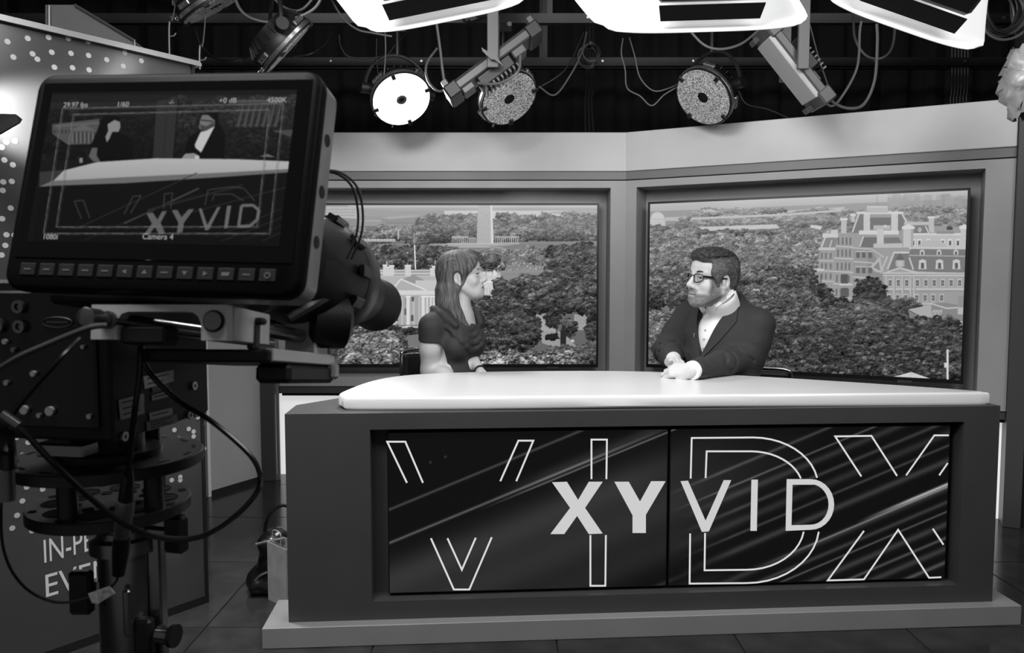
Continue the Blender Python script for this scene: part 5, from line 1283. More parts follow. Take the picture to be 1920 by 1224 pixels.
soft_light((681, 68), (1000, 4), 2.05, .008, 'glowing white soft light over the left half of the desk', 5, h0=.14, h1=.80)
soft_light((1122, 62), (1520, 50), 2.15, .008, 'glowing white soft light in the middle, above the honeycomb light', 5.5, h0=.27, h1=.78, fr=-.05)
soft_light((1535, -2), (1838, 104), 2.05, .015, 'glowing white soft light at the right, sloping down to the right', 5, h0=.20, h1=.84, fl=-.05, fr=.2)

# ------------------------------------------------------------------ cables hung in swags
def cable(pts, r, label, m=None, sm=8):
    o = B().tube([at(*p) if len(p) == 3 and p[2] < 50 else p for p in pts], r, n=6, sm=sm).build('cable', m or M_cab, None, smooth=True)
    tag(o, label, 'cable', 'cables in the lighting rig'); return o
CABS = [
 ([(432,-30,3.5),(452,20,3.5),(490,40,3.5),(540,38,3.5),(590,15,3.5),(612,-30,3.5)], .007, 'thick pale cable swagged in a loop above the camera monitor', 1),
 ([(500,-20,3.6),(530,12,3.6),(565,18,3.6),(600,-20,3.6)], .006, 'short pale cable crossing just above the thick looped cable', 1),
 ([(605,-30,3.8),(640,30,3.8),(670,55,3.8),(700,62,3.8),(735,68,3.8)], .005, 'thin cable running from the top to the leftmost soft light', 1),
 ([(366,52,4.0),(378,85,4.0),(410,112,4.0),(450,113,4.0),(478,95,4.1),(495,58,4.15)], .005, 'dark cable drooping between the upper-left round lights', 0),
 ([(552,106,4.0),(585,100,4.0),(612,80,4.1),(620,58,4.15)], .004, 'dark cable rising right of the edge-on round light', 0),
 ([(636,66,4.2),(640,90,4.2),(660,108,4.2),(720,105,4.2),(745,80,4.2),(780,40,4.2)], .004, 'dark cable drooping left of the lit round light', 0),
 ([(818,40,3.7),(825,90,3.7),(833,150,3.7),(845,168,3.7)], .007, 'grey cable dropping to the low end of the long flood panel', 1),
 ([(838,168,3.75),(820,170,3.75),(802,150,3.75),(800,120,3.75),(820,90,3.75)], .006, 'grey cable curling left of the long flood panel', 1),
 ([(706,72,4.05),(706,110,4.05),(711,155,4.05)], .003, 'thin wire hanging at the left edge of the lit round light', 0),
 ([(722,62,4.0),(723,95,4.0),(721,130,4.0),(719,147,4.0)], .004, 'pale cord hanging just above the lit round light', 1),
 ([(1010,162,4.3),(1040,178,4.3),(1070,140,4.3),(1090,100,4.25),(1100,60,4.15)], .005, 'grey cable from the second round light up to the small coil', 1),
 ([(1005,168,4.35),(1060,130,4.3),(1095,60,4.15)], .004, 'dark cable stretched from the second round light toward the small coil', 0),
 ([(1168,72,4.2),(1165,100,4.2),(1172,130,4.2),(1176,165,4.2),(1200,180,4.2),(1222,198,4.2),(1245,178,4.2),(1270,163,4.2)], .004, 'grey cable with a sharp dip left of the lone round light', 1),
 ([(1180,70,4.25),(1190,105,4.25),(1200,145,4.25),(1225,170,4.25),(1255,165,4.25),(1275,155,4.25)], .004, 'grey cable curving smoothly into the lone round light', 1),
 ([(1290,54,3.7),(1320,84,3.7),(1352,92,3.7),(1390,82,3.7),(1425,55,3.7)], .006, 'grey cable swagged below the middle soft light', 1),
 ([(1384,170,4.2),(1400,195,4.2),(1440,205,4.2),(1480,222,4.2)], .004, 'dark cable trailing right from the lone round light', 0),
 ([(1518,46,3.7),(1535,110,3.7),(1552,160,3.7)], .005, 'thin straight cable right of the pale flood panel', 0),
 ([(1545,165,3.6),(1560,190,3.6),(1590,203,3.6),(1620,195,3.6),(1640,150,3.6),(1645,80,3.6),(1644,45,3.6)], .007, 'grey cable looping from the pale flood panel up to the right soft light', 1),
 ([(1545,170,3.65),(1550,195,3.65),(1570,192,3.65),(1606,130,3.65),(1612,60,3.65),(1615,40,3.65)], .006, 'grey cable crossing inside the loop right of the pale flood panel', 1),
 ([(1597,-13,3.6),(1600,36,3.8),(1604,75,3.9),(1625,105,3.9),(1655,108,3.9),(1675,80,3.8),(1680,-13,3.6)], .006, 'grey cable hanging in a round swag under the right soft light', 1),
 ([(1895,-10,3.6),(1898,40,3.6),(1910,70,3.6),(1945,70,3.6)], .006, 'dark cable curving out at the far upper right', 0),
]
for pts, r, lab, g in CABS: cable(pts, r, lab, M_cabg if g else M_cab)
# bundles hanging behind the set walls
for k, (x0, n, Y, lab) in enumerate(((1100, 3, 5.0, 'behind the left wall near the small coil'), (1785, 6, 5.0, 'behind the right wall'))):
    for i in range(n):
        x = x0 + i * 6
        cable([(x, -165, Y), (x, 140 if k == 0 else 135, Y), (x - 3, 190, Y), (x + (i - 1) * 2, 260, Y)], .005, 'dark hanging cable in the bundle ' + lab, None)['group'] = 'hanging cables ' + lab
def coil(px, py, Y, r, n, label):
    c = at(px, py, Y); t = thing('cable_coil', label, 'cable coil', c, 'coiled cables'); rg = random.Random(px)
    for i in range(n):
        q = c + Vector((rg.uniform(-.02, .02), rg.uniform(-.04, .04), rg.uniform(-.02, .02))); rr = r * rg.uniform(.82, 1.12); tl = rg.uniform(-.3, .3)
        B().tube([q + Vector((rr * math.cos(a), tl * rr * math.cos(a), rr * 1.1 * math.sin(a))) for a in np.linspace(0, 2 * PI, 25)], .0055, n=6, sm=2).build('loop', M_cabg if i % 2 else M_cab, t, smooth=True)
    B().box(c.x - .008, c.x + .008, c.y - .06, c.y + .06, c.z + r * .8, c.z + r * 1.15).build('tie', M_rig, t)
    B().tube([c + Vector((0, 0, r)), c + Vector((0, 0, 3.2 - c.z))], .004, n=6, sm=0).build('hook_line', M_rig, t)
coil(1882, 18, 3.42, .10, 8, 'large coil of cable hanging at the upper right corner')
coil(1105, 104, 4.6, .055, 5, 'small coil of cable hanging left of the middle of the rig')
# thin safety hooks at upper left
for (x, y0, y1, lab) in ((318, 40, 122, 'thin pale hook wire standing left of the upper-left round light'), (375, 85, 130, 'short pale hook wire right above the camera monitor')):
    b = B().tube([at(x, y1, 3.4), at(x - 1, y0 + 20, 3.4), at(x, y0, 3.4)], .004, n=6, sm=3); b.tube([at(x, y0 + 28, 3.4), at(x + 8, y0 + 27, 3.4), at(x + 12, y0 + 22, 3.4)], .003, n=6, sm=3); b.tube([at(x, y0, 3.4), at(x + 6, y0 - 6, 3.4), at(x + 14, -14, 3.6)], .003, n=6, sm=3)
    o = b.build('hook_wire', mat('wire_pale', .5, .4, metal=.5), None, smooth=True); tag(o, lab, 'hook wire')
# crumpled foil on a lamp at the right edge
def foil():
    c = at(1925, 158, 3.2); t = thing('foil_wrapped_lamp', 'crumpled pale foil wrapped round a lamp at the right edge', 'lamp', c); rg = np.random.default_rng(4); vs = []; nu, nv = 22, 14
    for j in range(nv + 1):
        for i in range(nu):
            a = 2 * PI * i / nu; u = j / nv; r = .10 * math.sin(PI * (.12 + .8 * u)) ** .6 * (1 + .22 * rg.uniform(-1, 1))
            vs.append((c.x + r * math.cos(a) * .9, c.y + r * math.sin(a), c.z + .14 - .27 * u + .02 * rg.uniform(-1, 1)))
    F = [(j * nu + i, j * nu + (i + 1) % nu, (j + 1) * nu + (i + 1) % nu, (j + 1) * nu + i) for j in range(nv) for i in range(nu)]
    o = raw('foil', vs, F, mat('foil', .75, .35, metal=.25), t, smooth=False)
    B().cyl(c + Vector((0, 0, .10)), c + Vector((.02, 0, 3.25 - c.z)), .02, n=10).build('stem', M_rig, t)
foil()

# small spot with barn doors just beyond the left edge, raking light over the dotted panel
def spot():
    c = Vector((-1.545, 2.09, 1.715)); t = thing('spot_lamp', 'black spot lamp with barn-door leaf at the left edge beside the dotted panel', 'spot lamp', c); d = (Vector((-1.50, 2.36, 1.70)) - c).normalized()
    B().lathe([(.02, -.14), (.045, -.13), (.05, -.02), (.055, -.018), (.055, 0), (.048, 0), (.046, -.015), (.001, -.015)], c, d, n=24).build('barrel', M_rig, t, smooth=True, angle=30)
    p = [at(-50, 216, 2.12), at(0, 213, 2.10), at(30, 214, 2.09), at(40, 222, 2.085), at(36, 229, 2.085), at(0, 250, 2.08), at(-50, 262, 2.08)]; b = B(); n = len(p); b.v = [tuple(v) for v in p] + [tuple(v + Vector((0, .004, -.002))) for v in p]; b.f = [tuple(range(n)), tuple(range(n, 2 * n))[::-1]] + [(i, (i + 1) % n, n + (i + 1) % n, n + i) for i in range(n)]; bd_ = b.build('barn_door', M_rig, t); B().tube([at(-46, 240, 2.10), c + d * -.01 + Vector((.045, 0, -.02)), c + Vector((.02, 0, -.03))], .008, n=6, sm=0).build('hinge_arm', M_rig, bd_)
    B().cyl(c + Vector((0, 0, .04)), (c.x, c.y, 3.61), .012, n=10).build('stem', M_rig, t)
    l = D.lights.new('spot_beam', 'SPOT'); l.energy = 75; l.spot_size = math.radians(58); l.spot_blend = .7; l.shadow_soft_size = .03; o = D.objects.new('spot_beam', l); C.objects.link(o); o.location = c + d * .02; o.rotation_euler = d.to_track_quat('-Z', 'Y').to_euler()
spot()

# ceiling downlight over the floor between the panel and the desk
def downlight():
    c = Vector((-1.02, 2.62, 3.35)); t = thing('ceiling_downlight', 'black ceiling downlight over the floor beside the desk', 'downlight', c)
    B().lathe([(.03, .25), (.07, .24), (.08, .02), (.08, 0), (.07, 0), (.065, .03), (.001, .03)], c, (0, 0, 1), n=28).build('can', M_rig, t, smooth=True, angle=30)
    B().cyl(c + Vector((0, 0, .2)), (c.x, c.y, 3.61), .015, n=10).build('stem', M_rig, t)
    l = D.lights.new('downlight_beam', 'SPOT'); l.energy = 330; l.spot_size = math.radians(34); l.spot_blend = .8; l.shadow_soft_size = .06; o = D.objects.new('downlight_beam', l); C.objects.link(o); o.location = c + Vector((0, 0, -.01))
downlight()
# ================================================================== foreground: studio camera with monitor, on its pedestal
mr = Vector((0.98810, -0.15171, -0.02524)); mu = Vector((0.06025, 0.23087, 0.97112)); mn = Vector((-0.14150, -0.96109, 0.23726))
mo = at(300, 330, .62); TMn = basis(mo, mr, mu, mn)
M_mon = mat('monitor_shell', 0.05, 0.5, spec=.12, bump=.02, bscale=300)
M_glass = mat('monitor_glass', 0.035, 0.12, spec=.4)
M_monside = mat('monitor_side', 0.58, 0.35)
fmn = thing('field_monitor', 'black field monitor showing the desk scene, mounted on the studio camera', 'monitor', mo)
def rrect(x0, x1, y0, y1, r, n=6):
    out = []
    for cx, cy, a0 in ((x1 - r, y1 - r, 0), (x0 + r, y1 - r, PI / 2), (x0 + r, y0 + r, PI), (x1 - r, y0 + r, 1.5 * PI)):
        out += [(cx + r * math.cos(a0 + PI / 2 * i / n), cy + r * math.sin(a0 + PI / 2 * i / n)) for i in range(n + 1)]
    return out
# shell as lofted rounded rectangles, front to back
def loft(rings, T):
    b = B(T); n = len(rings[0][0])
    for poly, z in rings: b.v += [tuple(T @ Vector((p[0], p[1], z))) for p in poly]
    b.f = [(k * n + i, k * n + (i + 1) % n, (k + 1) * n + (i + 1) % n, (k + 1) * n + i) for k in range(len(rings) - 1) for i in range(n)]
    b.f += [tuple(range(n))[::-1], tuple(range((len(rings) - 1) * n, len(rings) * n))]
    return b
R0 = lambda i, r: rrect(-.1255 + i, .1285 - i, -.0965 + i, .0905 - i, r)
loft([(R0(.004, .012), 0.0), (R0(.001, .014), -.0015), (R0(0, .015), -.004), (R0(0, .015), -.012)], TMn).build('front_shell', M_mon, fmn, smooth=True, angle=50)
sd = loft([(R0(.0005, .015), -.012), (R0(.0005, .015), -.034), (R0(.004, .015), -.038)], TMn).build('side_band', M_monside, fmn, smooth=True, angle=50)
for (y) in (.040, -.004, -.046):
    B().cyl(TMn @ Vector((.1272, y, -.023)), TMn @ Vector((.1285, y, -.023)), .0052, n=16).build('mount_hole', mat('port_black', .03, .5), sd)
B(TMn).box(-.118, .121, -.070, .082, -.0005, .0006, bev=.0004).build('glass_front', M_glass, fmn)
B(TMn).box(-.038, .030, .0905, .0945, -.030, -.010, bev=.001).build('top_rail', M_mon, fmn)
PX0, PX1, PY0, PY1 = -.1087, .1087, -.0565, .0728
def paint_monitor(nx, ny):
    k = 3.4286
    def tf(x, y):
        q = at_plane(60 + x / k, 160 + y / k, mo + mn * .0008, mn); l = TMn.inverted() @ q; return ((l.x - PX0) / (PX1 - PX0) * nx, (PY1 - l.y) / (PY1 - PY0) * ny)
    c = Canvas(nx, ny, tf, .06); c.rng = np.random.default_rng(21)
    c.rect(60, 60, 1700, 520, .10); c.rect(120, 150, 800, 480, .09); c.rect(940, 80, 1700, 480, .13)
    c.forest(940, 1690, 100, 460, 90, 60, 90, .20, .10, 1.2, 1.6, .5); c.forest(120, 790, 200, 470, 70, 60, 80, .11, .08, 1.2, 1.6, .5); c.rect(120, 110, 800, 150, .13, tex=.02)
    c.rect(240, 90, 300, 200, .14); c.poly([(130, 250), (430, 215), (440, 300), (390, 375), (230, 380), (130, 310)], .30); c.poly([(240, 290), (330, 250), (410, 290)], .36); c.line([(150, 262), (430, 240)], 12, .36)
    for x in range(255, 400, 26): c.rect(x, 300, x + 12, 372, .38); c.rect(x + 12, 300, x + 24, 372, .2)
    for x in range(140, 240, 24): c.rect(x, 285, x + 9, 310, .18)
    for x0 in range(1310, 1560, 40): c.poly([(x0 + 30, 90), (x0 + 60, 90), (x0 + 20, 270), (x0 - 5, 260)], .26); c.line([(x0 + 40, 100), (x0, 250)], 8, .12)
    c.rect(1310, 95, 1600, 108, .3); c.poly([(1540, 290), (1680, 285), (1660, 330)], .26); c.poly([(1460, 455), (1510, 440), (1560, 460)], .40)
    c.poly([(800, 100), (945, 85), (905, 475), (775, 478)], .17); c.poly([(868, 90), (875, 90), (845, 475), (838, 475)], .14); c.poly([(936, 85), (946, 85), (912, 475), (902, 475)], .07)
    c.poly([(60, 480), (400, 480), (300, 560), (50, 560)], .08); c.poly([(50, 555), (230, 540), (150, 650), (45, 655)], .20)
    # seated pair
    c.poly([(440, 230), (490, 185), (560, 200), (570, 260), (560, 300), (640, 340), (650, 470), (415, 495), (370, 400), (410, 310)], .035)
    c.poly([(485, 250), (530, 222), (565, 235), (567, 270), (555, 298), (515, 298), (495, 345), (480, 365), (472, 330), (490, 290)], .50); c.poly([(385, 400), (420, 400), (415, 450), (440, 492), (395, 488), (365, 455)], .34)
    c.poly([(1090, 260), (1085, 180), (1195, 170), (1200, 240), (1240, 310), (1235, 475), (965, 475), (1000, 340), (1070, 290)], .03)
    c.poly([(1072, 272), (1078, 230), (1092, 190), (1130, 190), (1172, 225), (1172, 255), (1130, 292), (1085, 290)], .42); c.poly([(1078, 250), (1120, 262), (1165, 235), (1170, 258), (1130, 292), (1082, 290)], .25); c.line([(1085, 222), (1165, 232)], 7, .08)
    c.poly([(1172, 262), (1085, 430), (1050, 400), (1045, 380), (1082, 300), (1120, 290)], .72); c.poly([(960, 468), (985, 438), (1040, 435), (1070, 450), (1070, 482), (1000, 485)], .52); c.poly([(1048, 448), (1075, 455), (1068, 482), (1045, 480)], .74)
    c.rect(305, 465, 325, 495, .5)
    # desk
    c.poly([(130, 620), (205, 545), (420, 492), (800, 468), (1300, 473), (1660, 488), (1652, 545), (1200, 562), (600, 600), (140, 620)], .68, g2=.60)
    c.poly([(45, 650), (130, 612), (600, 588), (1200, 560), (1660, 535), (1652, 560), (1200, 590), (600, 628), (140, 645)], .40)
    c.poly([(45, 650), (140, 643), (600, 626), (1200, 588), (1652, 556), (1600, 1040), (0, 1060)], .05)
    for (x0, y0, x1, y1, g, w) in ((280, 920, 1060, 560, .16, 5), (590, 885, 1070, 660, .24, 10), (330, 995, 900, 740, .12, 5), (740, 800, 1350, 640, .13, 14), (960, 830, 1640, 650, .16, 5), (1180, 970, 1600, 790, .14, 5), (1480, 995, 1620, 930, .16, 5), (1220, 995, 1620, 840, .12, 8), (1360, 990, 1600, 900, .10, 8)): c.line([(x0, y0), (x1, y1)], w, g)
    for ln in ([(318, 855), (272, 742), (330, 736), (370, 850)], [(592, 825), (648, 712), (700, 706), (632, 820)], [(845, 790), (850, 695), (902, 690), (890, 790)], [(1110, 770), (1130, 670), (1280, 650), (1360, 660), (1430, 740)], [(1155, 740), (1170, 700), (1280, 695), (1360, 740)]): c.line(ln, 5, .24)
    c.poly([(735, 820), (775, 815), (805, 860), (835, 808), (865, 805), (825, 880), (855, 950), (815, 955), (790, 905), (750, 955), (718, 958), (770, 885)], .36); c.poly([(898, 800), (932, 798), (960, 845), (1005, 795), (1040, 792), (975, 880), (965, 942), (930, 944), (940, 880)], .36)
    c.poly([(1070, 790), (1088, 788), (1125, 895), (1190, 780), (1210, 778), (1135, 925), (1112, 928)], .38); c.poly([(1252, 772), (1278, 770), (1255, 915), (1232, 917)], .38)
    c.line([(1345, 770), (1325, 905), (1400, 900), (1445, 860), (1455, 800), (1420, 768), (1345, 770)], 18, .38)
    # safe-area guides
    for q in ([(195, 148), (1612, 115), (1525, 948), (75, 948), (195, 148)], [(265, 186), (1522, 155), (1445, 905), (155, 907), (265, 186)]):
        c.line(q, 3.5, .45); c.line([(x + 9, y + 7) for x, y in q], 2.5, .30)
    return c
def mon_pic():
    nx, ny = 520, 310; cv = paint_monitor(nx, ny); col = linv(np.clip(cv.a[::-1], 0, 1)).ravel() 
    X, Y_ = np.meshgrid(np.linspace(PX0, PX1, nx), np.linspace(PY0, PY1, ny)); L = np.stack([X.ravel(), Y_.ravel(), np.full(X.size, .0008)], -1)
    P3 = L @ np.array(TMn.to_3x3()).T + np.array(TMn.translation); ii = np.arange(nx * ny).reshape(ny, nx); F = np.stack([ii[:-1, :-1], ii[:-1, 1:], ii[1:, 1:], ii[1:, :-1]], -1).reshape(-1, 4)
    raw('picture', P3, F, mat('monitor_picture', .02, .3, emis=1.0, estr=1.0, attr='Col', spec=.2), fmn, smooth=False, col=col)
mon_pic()
M_osd = mat('monitor_osd', .02, .4, emis=.62, estr=1.0)
def on_mon(px, py, h=.0011): return at_plane(px, py, mo + mn * h, mn)
for s_, px, py, sz in (('29.97 fps', 118, 199, .0042), ('1/60', 218, 198, .0042), ('-/-', 316, 193, .0035), ('+0 dB', 410, 191, .0042), ('4500K', 500, 190, .0042), ('1080i', 79, 446, .0042), ('Camera 4', 266, 446, .0045)):
    text('readout', s_, on_mon(px, py + 2), mr, mu, sz * 1.5, M_osd, fmn)
# buttons under the screen
M_btn = mat('button_key', .045, .75); M_bl = mat('button_legend', .02, .4, emis=.34, estr=1.0)
bx = [-.1040 + i * .01715 for i in range(13)]
for i, x in enumerate(bx):
    y = -.0795; bt_ = B(TMn).box(x - .0068, x + .0068, y - .0050, y + .0050, -.001, .0007, bev=.0005).build('button', M_btn, fmn); b = B()
    def tri(pts): b.prism(pts, TMn @ Vector((x, y, .0008)), mr, mu, mn * .0002)
    if i == 5: tri([(-.002, 0), (.0016, .002), (.0016, -.002)])
    elif i == 6: tri([(-.0022, -.0014), (.0022, -.0014), (0, .002)])
    elif i == 8: tri([(-.0022, .0014), (0, -.002), (.0022, .0014)])
    elif i == 9: tri([(-.0016, -.002), (.002, 0), (-.0016, .002)])
    elif i == 10: tri([(-.0034, -.0014), (.0024, -.0014), (.0036, .0014), (-.0034, .0014)])
    elif i == 12:
        pts = [TMn @ Vector((x + .0022 * math.sin(a), y + .0022 * math.cos(a), .001)) for a in np.linspace(.5, 2 * PI - .5, 14)]; b.tube(pts, .0004, n=5, sm=0); b.tube([TMn @ Vector((x, y + .0004, .001)), TMn @ Vector((x, y + .0028, .001))], .0004, n=5, sm=0)
    else: tri([(-.003, -.0005), (.003, -.0005), (.003, .0005), (-.003, .0005)])
    b.build('legend', M_bl, bt_)

# ------------------------------------------------------------------ studio camera: rod bracket, base plate, lens, body
g = Vector((.055, .99, -.135)).normalized(); gr = Vector((.998, -.055, 0)); gr = (gr - g * gr.dot(g)).normalized(); gu = gr.cross(g)
M_alu = mat('bracket_aluminium', .80, .38, metal=.25); M_rod = mat('rod_steel', .50, .22, metal=.9); M_cbk = mat('camera_black', .065, .5, bump=.04, bscale=350); M_cbk2 = mat('camera_black_gloss', .06, .25)
scam = thing('studio_camera', 'black studio camera with rod bracket and lens, on the pedestal below its monitor', 'video camera', at(250, 780, .80))
po = at(298, 604, .60); TB = basis(po, gr, gu, -g)                     # bracket frame: z toward the photographer
def bp(x, y): q = at_plane(x, y, po, g); l = TB.inverted() @ q; return (l.x, l.y)
pl = [bp(*p) for p in ((172, 571), (425, 571), (425, 638), (377, 638), (377, 606), (372, 594), (362, 586), (350, 584), (240, 584), (228, 588), (221, 598), (218, 612), (218, 636), (170, 636))]
B().prism(pl, po, gr, gu, g * .012).build('bracket_plate', M_alu, scam)
x0, y0 = bp(377, 571); x1, y1 = bp(425, 638); B(TB).box(x0, x1, y1, y0, -.090, -.012, bev=.001).build('bracket_block', M_alu, scam)
x0, y0 = bp(221, 600); x1, y1 = bp(303, 640); B(TB).box(x0, x1, y1 - .002, y0 - .004, -.028, -.004, bev=.002).build('bracket_inner_block', M_cbk, scam)
for (px, py, l0, l1) in ((401, 602, .004, .34), (205, 600, -.012, .34)):
    q = at_plane(px, py, po, g); B().cyl(q - g * .003, q + g * l1, .0072, n=20).build('rod', M_rod, scam, smooth=True)
q = at_plane(401, 602, po, g); B().lathe([(.0072, .001), (.0088, .001), (.0088, -.001), (.0072, -.001)], q, g, n=24).build('rod_collar', M_cbk, scam)
q = at(205, 600, .605); e = at(158, 594, .575); B().lathe([(.006, 0), (.0075, .001), (.0075, .016), (.006, .017), (.0055, .024)], e, q - e, n=20).build('clamp_knob', M_rod, scam, smooth=True)
def lever(px, py, Y):
    q = at(px, py, Y); b = B(basis(q, gr, gu, -g)); b.box(-.004, .004, -.016, .010, -.006, .006, bev=.002); b.box(-.010, .010, .006, .012, -.005, .005, bev=.002); b.build('clamp_lever', M_cbk, scam)
lever(476, 622, .655); lever(610, 662, .86)
q = at_plane(401, 602, po, g) + g * .225; B(basis(q, gr, gu, g)).box(-.016, .017, -.020, .017, -.022, .022, bev=.0015).build('rod_clamp', M_alu, scam)
# base plate
q = at(400, 662, .66); TBP = basis(q, gr, gu, g)
B(TBP).box(-.058, .056, -.008, .003, -.015, .18, bev=.002).build('base_plate', M_cbk, scam)
B(TBP).box(.050, .058, -.007, .004, -.012, .17, bev=.001).build('plate_edge', M_alu, scam)
B(TBP).box(.025, .058, -.026, -.008, .03, .17, bev=.004).build('plate_shoe', M_cbk, scam)
B(TBP).box(.052, .062, -.022, -.004, .155, .175, bev=.003).build('release_catch', M_monside, scam)
# lens with grip and rubber hood
lo = at(548, 498, .80)
B().lathe([(.030, -.06), (.052, -.05), (.060, .0), (.064, .06), (.064, .10), (.060, .13), (.050, .16), (.044, .18), (.040, .26)], lo, g, n=40).build('lens_barrel', M_cbk, scam, smooth=True, angle=35)
B().lathe([(.0645, .075), (.0665, .080), (.0665, .118), (.062, .126)], lo, g, n=48).build('zoom_ring', mat('ring_grey', .26, .4), scam, smooth=True)
hd = lo + g * .25 + gu * -.004
hood = B().lathe([(.034, 0), (.036, .03), (.038, .10), (.040, .115), (.0405, .125), (.037, .126), (.033, .09)], hd, g, n=40, cap=False).build('rubber_hood', mat('rubber_black', .07, .6), scam, smooth=True, angle=40)
for k in range(12): a = 2 * PI * k / 12; d = gr * math.cos(a) + gu * math.sin(a); B(basis(lo + d * .0655 + g * .045, d, d.cross(g), g)).box(-.002, .004, -.006, .006, -.018, .018, bev=.001).build('grip_rib', M_cbk2, scam)
B().lathe([(.022, 0), (.030, .004), (.030, .04), (.020, .046)], lo + gr * .010 + gu * -.055 + g * .02, gr + g * .6, n=24).build('servo_grip', M_cbk, scam, smooth=True)
B().tube([at(540, 598, .74), at(585, 570, .76), at(622, 545, .80), at(640, 520, .84), at(642, 498, .86)], .005, n=8, rr=lambda t: .004 + .003 * math.sin(PI * t)).build('hand_strap', mat('strap_grey', .22, .4), scam, smooth=True)
for (x, y) in ((628, 425), (592, 432)): B(basis(at(x, y, .90), gr, gu, g)).box(-.012, .012, -.008, .010, -.02, .02, bev=.003).build('lens_lug', M_cbk2, scam)
B().cyl(at(480, 560, .68), at(556, 545, .82), .014, n=16).build('mount_arm', M_cbk, scam, smooth=True)
B(basis(at(300, 563, .640), gr, gu, -g)).box(-.09, .06, -.004, .014, -.05, .01, bev=.003).build('monitor_foot', M_cbk, scam)
# body box
bf = Vector((.16, .987, 0)).normalized(); br_ = Vector((bf.y, -bf.x, 0)); bo = at(212, 830, .68); bo = Vector((bo.x, bo.y, bo.z)); TBx = basis(bo, br_, bf, (0, 0, 1))
hz = at(212, 640, .68).z - bo.z
B(TBx).box(-.20, 0, 0, .158, 0, hz + .055, bev=.003).build('body', M_cbk, scam)
B(TBx).box(-.185, -.012, -.004, 0, .012, hz + .045, bev=.002).build('rear_panel', M_cbk2, scam)
def onr(px, py): return at_plane(px, py, bo - bf * .0045, bf)
for (x, y, r, nm, m) in ((38, 575, .0058, 'connector_ring', M_rod), (40, 612, .0058, 'connector_ring', M_rod), (-2, 610, .007, 'connector_ring', M_rod), (12, 640, .0024, 'button', M_monside), (28, 655, .0024, 'button', M_rod), (65, 700, .0026, 'button', M_monside), (48, 768, .0040, 'knob', M_monside), (96, 770, .0042, 'knob', M_monside), (76, 778, .0022, 'screw', M_clip), (170, 780, .0024, 'screw', M_clip), (158, 650, .0018, 'screw', M_clip), (15, 717, .0024, 'screw', M_clip)):
    q = onr(x, y)
    if nm == 'connector_ring': B().lathe([(r * .55, 0), (r * .55, .004), (r, .004), (r, 0)], q, -bf, n=20).build(nm, m, scam, smooth=True); B().cyl(q, q - bf * .0015, r * .4, n=12).build('connector_pin', M_monside, scam)
    else: B().cyl(q, q - bf * .003, r, n=14).build(nm, m, scam, smooth=True)
b = B(); q = onr(108, 604)                                            # oval maker's emblem, outline only
b.tube([q - bf * .0004 + br_ * .015 * math.cos(a) + Vector((0, 0, .0045 * math.sin(a))) for a in np.linspace(0, 2 * PI, 25)], .0005, n=5, sm=0); b.tube([q - bf * .0004 + br_ * k for k in (-.011, -.004, .004, .011)], .0007, n=5, sm=0); b.build('emblem', mat('emblem_grey', .2, .4), scam)
# right flank: stickers and eyelets
fo = bo + br_ * .0008
def onf(px, py): return at_plane(px, py, fo, br_)
def sticker(pts, gcol, nm='sticker', lines=0):
    p = [onf(*q) for q in pts]; b = B(); b.v = [tuple(v) for v in p] + [tuple(v + br_ * .0006) for v in p]; n = len(p); b.f = [tuple(range(n)), tuple(range(n, 2 * n))[::-1]] + [(i, (i + 1) % n, n + (i + 1) % n, n + i) for i in range(n)]
    s_ = b.build(nm, mat('sticker_%d' % int(gcol * 100), gcol, .5, noise=.05, nscale=400), scam)
    for i in range(lines):
        t0 = (i + .6) / (lines + .4); a, c2 = p[0].lerp(p[3], t0), p[1].lerp(p[2], t0); a2, c3 = a.lerp(c2, .10), a.lerp(c2, .82 - .2 * (i % 2)); b = B().prism([(0, -.0006), ((c3 - a2).length, -.0006), ((c3 - a2).length, .0006), (0, .0006)], a2 + br_ * .0007, (c3 - a2).normalized(), (0, 0, 1), br_ * .0002); b.build('print_line', mat('print_grey', .25, .6), s_)
sticker([(222, 750), (269, 738), (270, 775), (226, 787)], .74, lines=3); sticker([(268, 706), (325, 693), (325, 715), (271, 729)], .70, lines=2); sticker([(284, 741), (321, 731), (321, 742), (285, 751)], .76, lines=1); sticker([(279, 774), (322, 764), (323, 777), (281, 788)], .78, lines=1); sticker([(274, 791), (331, 776), (332, 792), (276, 808)], .55, lines=3); sticker([(284, 726), (316, 718), (316, 728), (285, 737)], .35)
for (x, y) in ((232, 818), (363, 723), (355, 778), (367, 775)):
    q = onf(x, y); B().lathe([(.0022, 0), (.0022, .002), (.0045, .002), (.0045, 0)], q, br_, n=14).build('eyelet', M_clip, scam, smooth=True)

# ------------------------------------------------------------------ pedestal
pc = at(205, 868, .80); pcx, pcy = pc.x, pc.y
ped = thing('camera_pedestal', 'black two-disc camera pedestal on a polished steel column', 'camera pedestal', (pcx, pcy, 0))
M_disc = mat('disc_black', .15, .38, bump=.02, bscale=200); M_chr = mat('column_steel', .55, .18, metal=.9); M_hole = mat('hole_black', .02, .7)
z1, z2 = 1.021, .981
ud = B().lathe([(.002, z1), (.0925, z1), (.0935, z1 + .001), (.0935, z1 + .011), (.0925, z1 + .012), (.002, z1 + .012)], (pcx, pcy, 0), (0, 0, 1), n=64).build('upper_disc', M_disc, ped, smooth=True, angle=30)
for k in range(14):
    a = 2 * PI * k / 14; d = Vector((math.cos(a), math.sin(a), 0)); B(basis(Vector((pcx, pcy, z1 + .0121)) + d * .083, Vector((-d.y, d.x, 0)), d, (0, 0, 1))).box(-.006, .006, -.0018, .0018, -.001, .0003).build('slot', M_hole, ud)
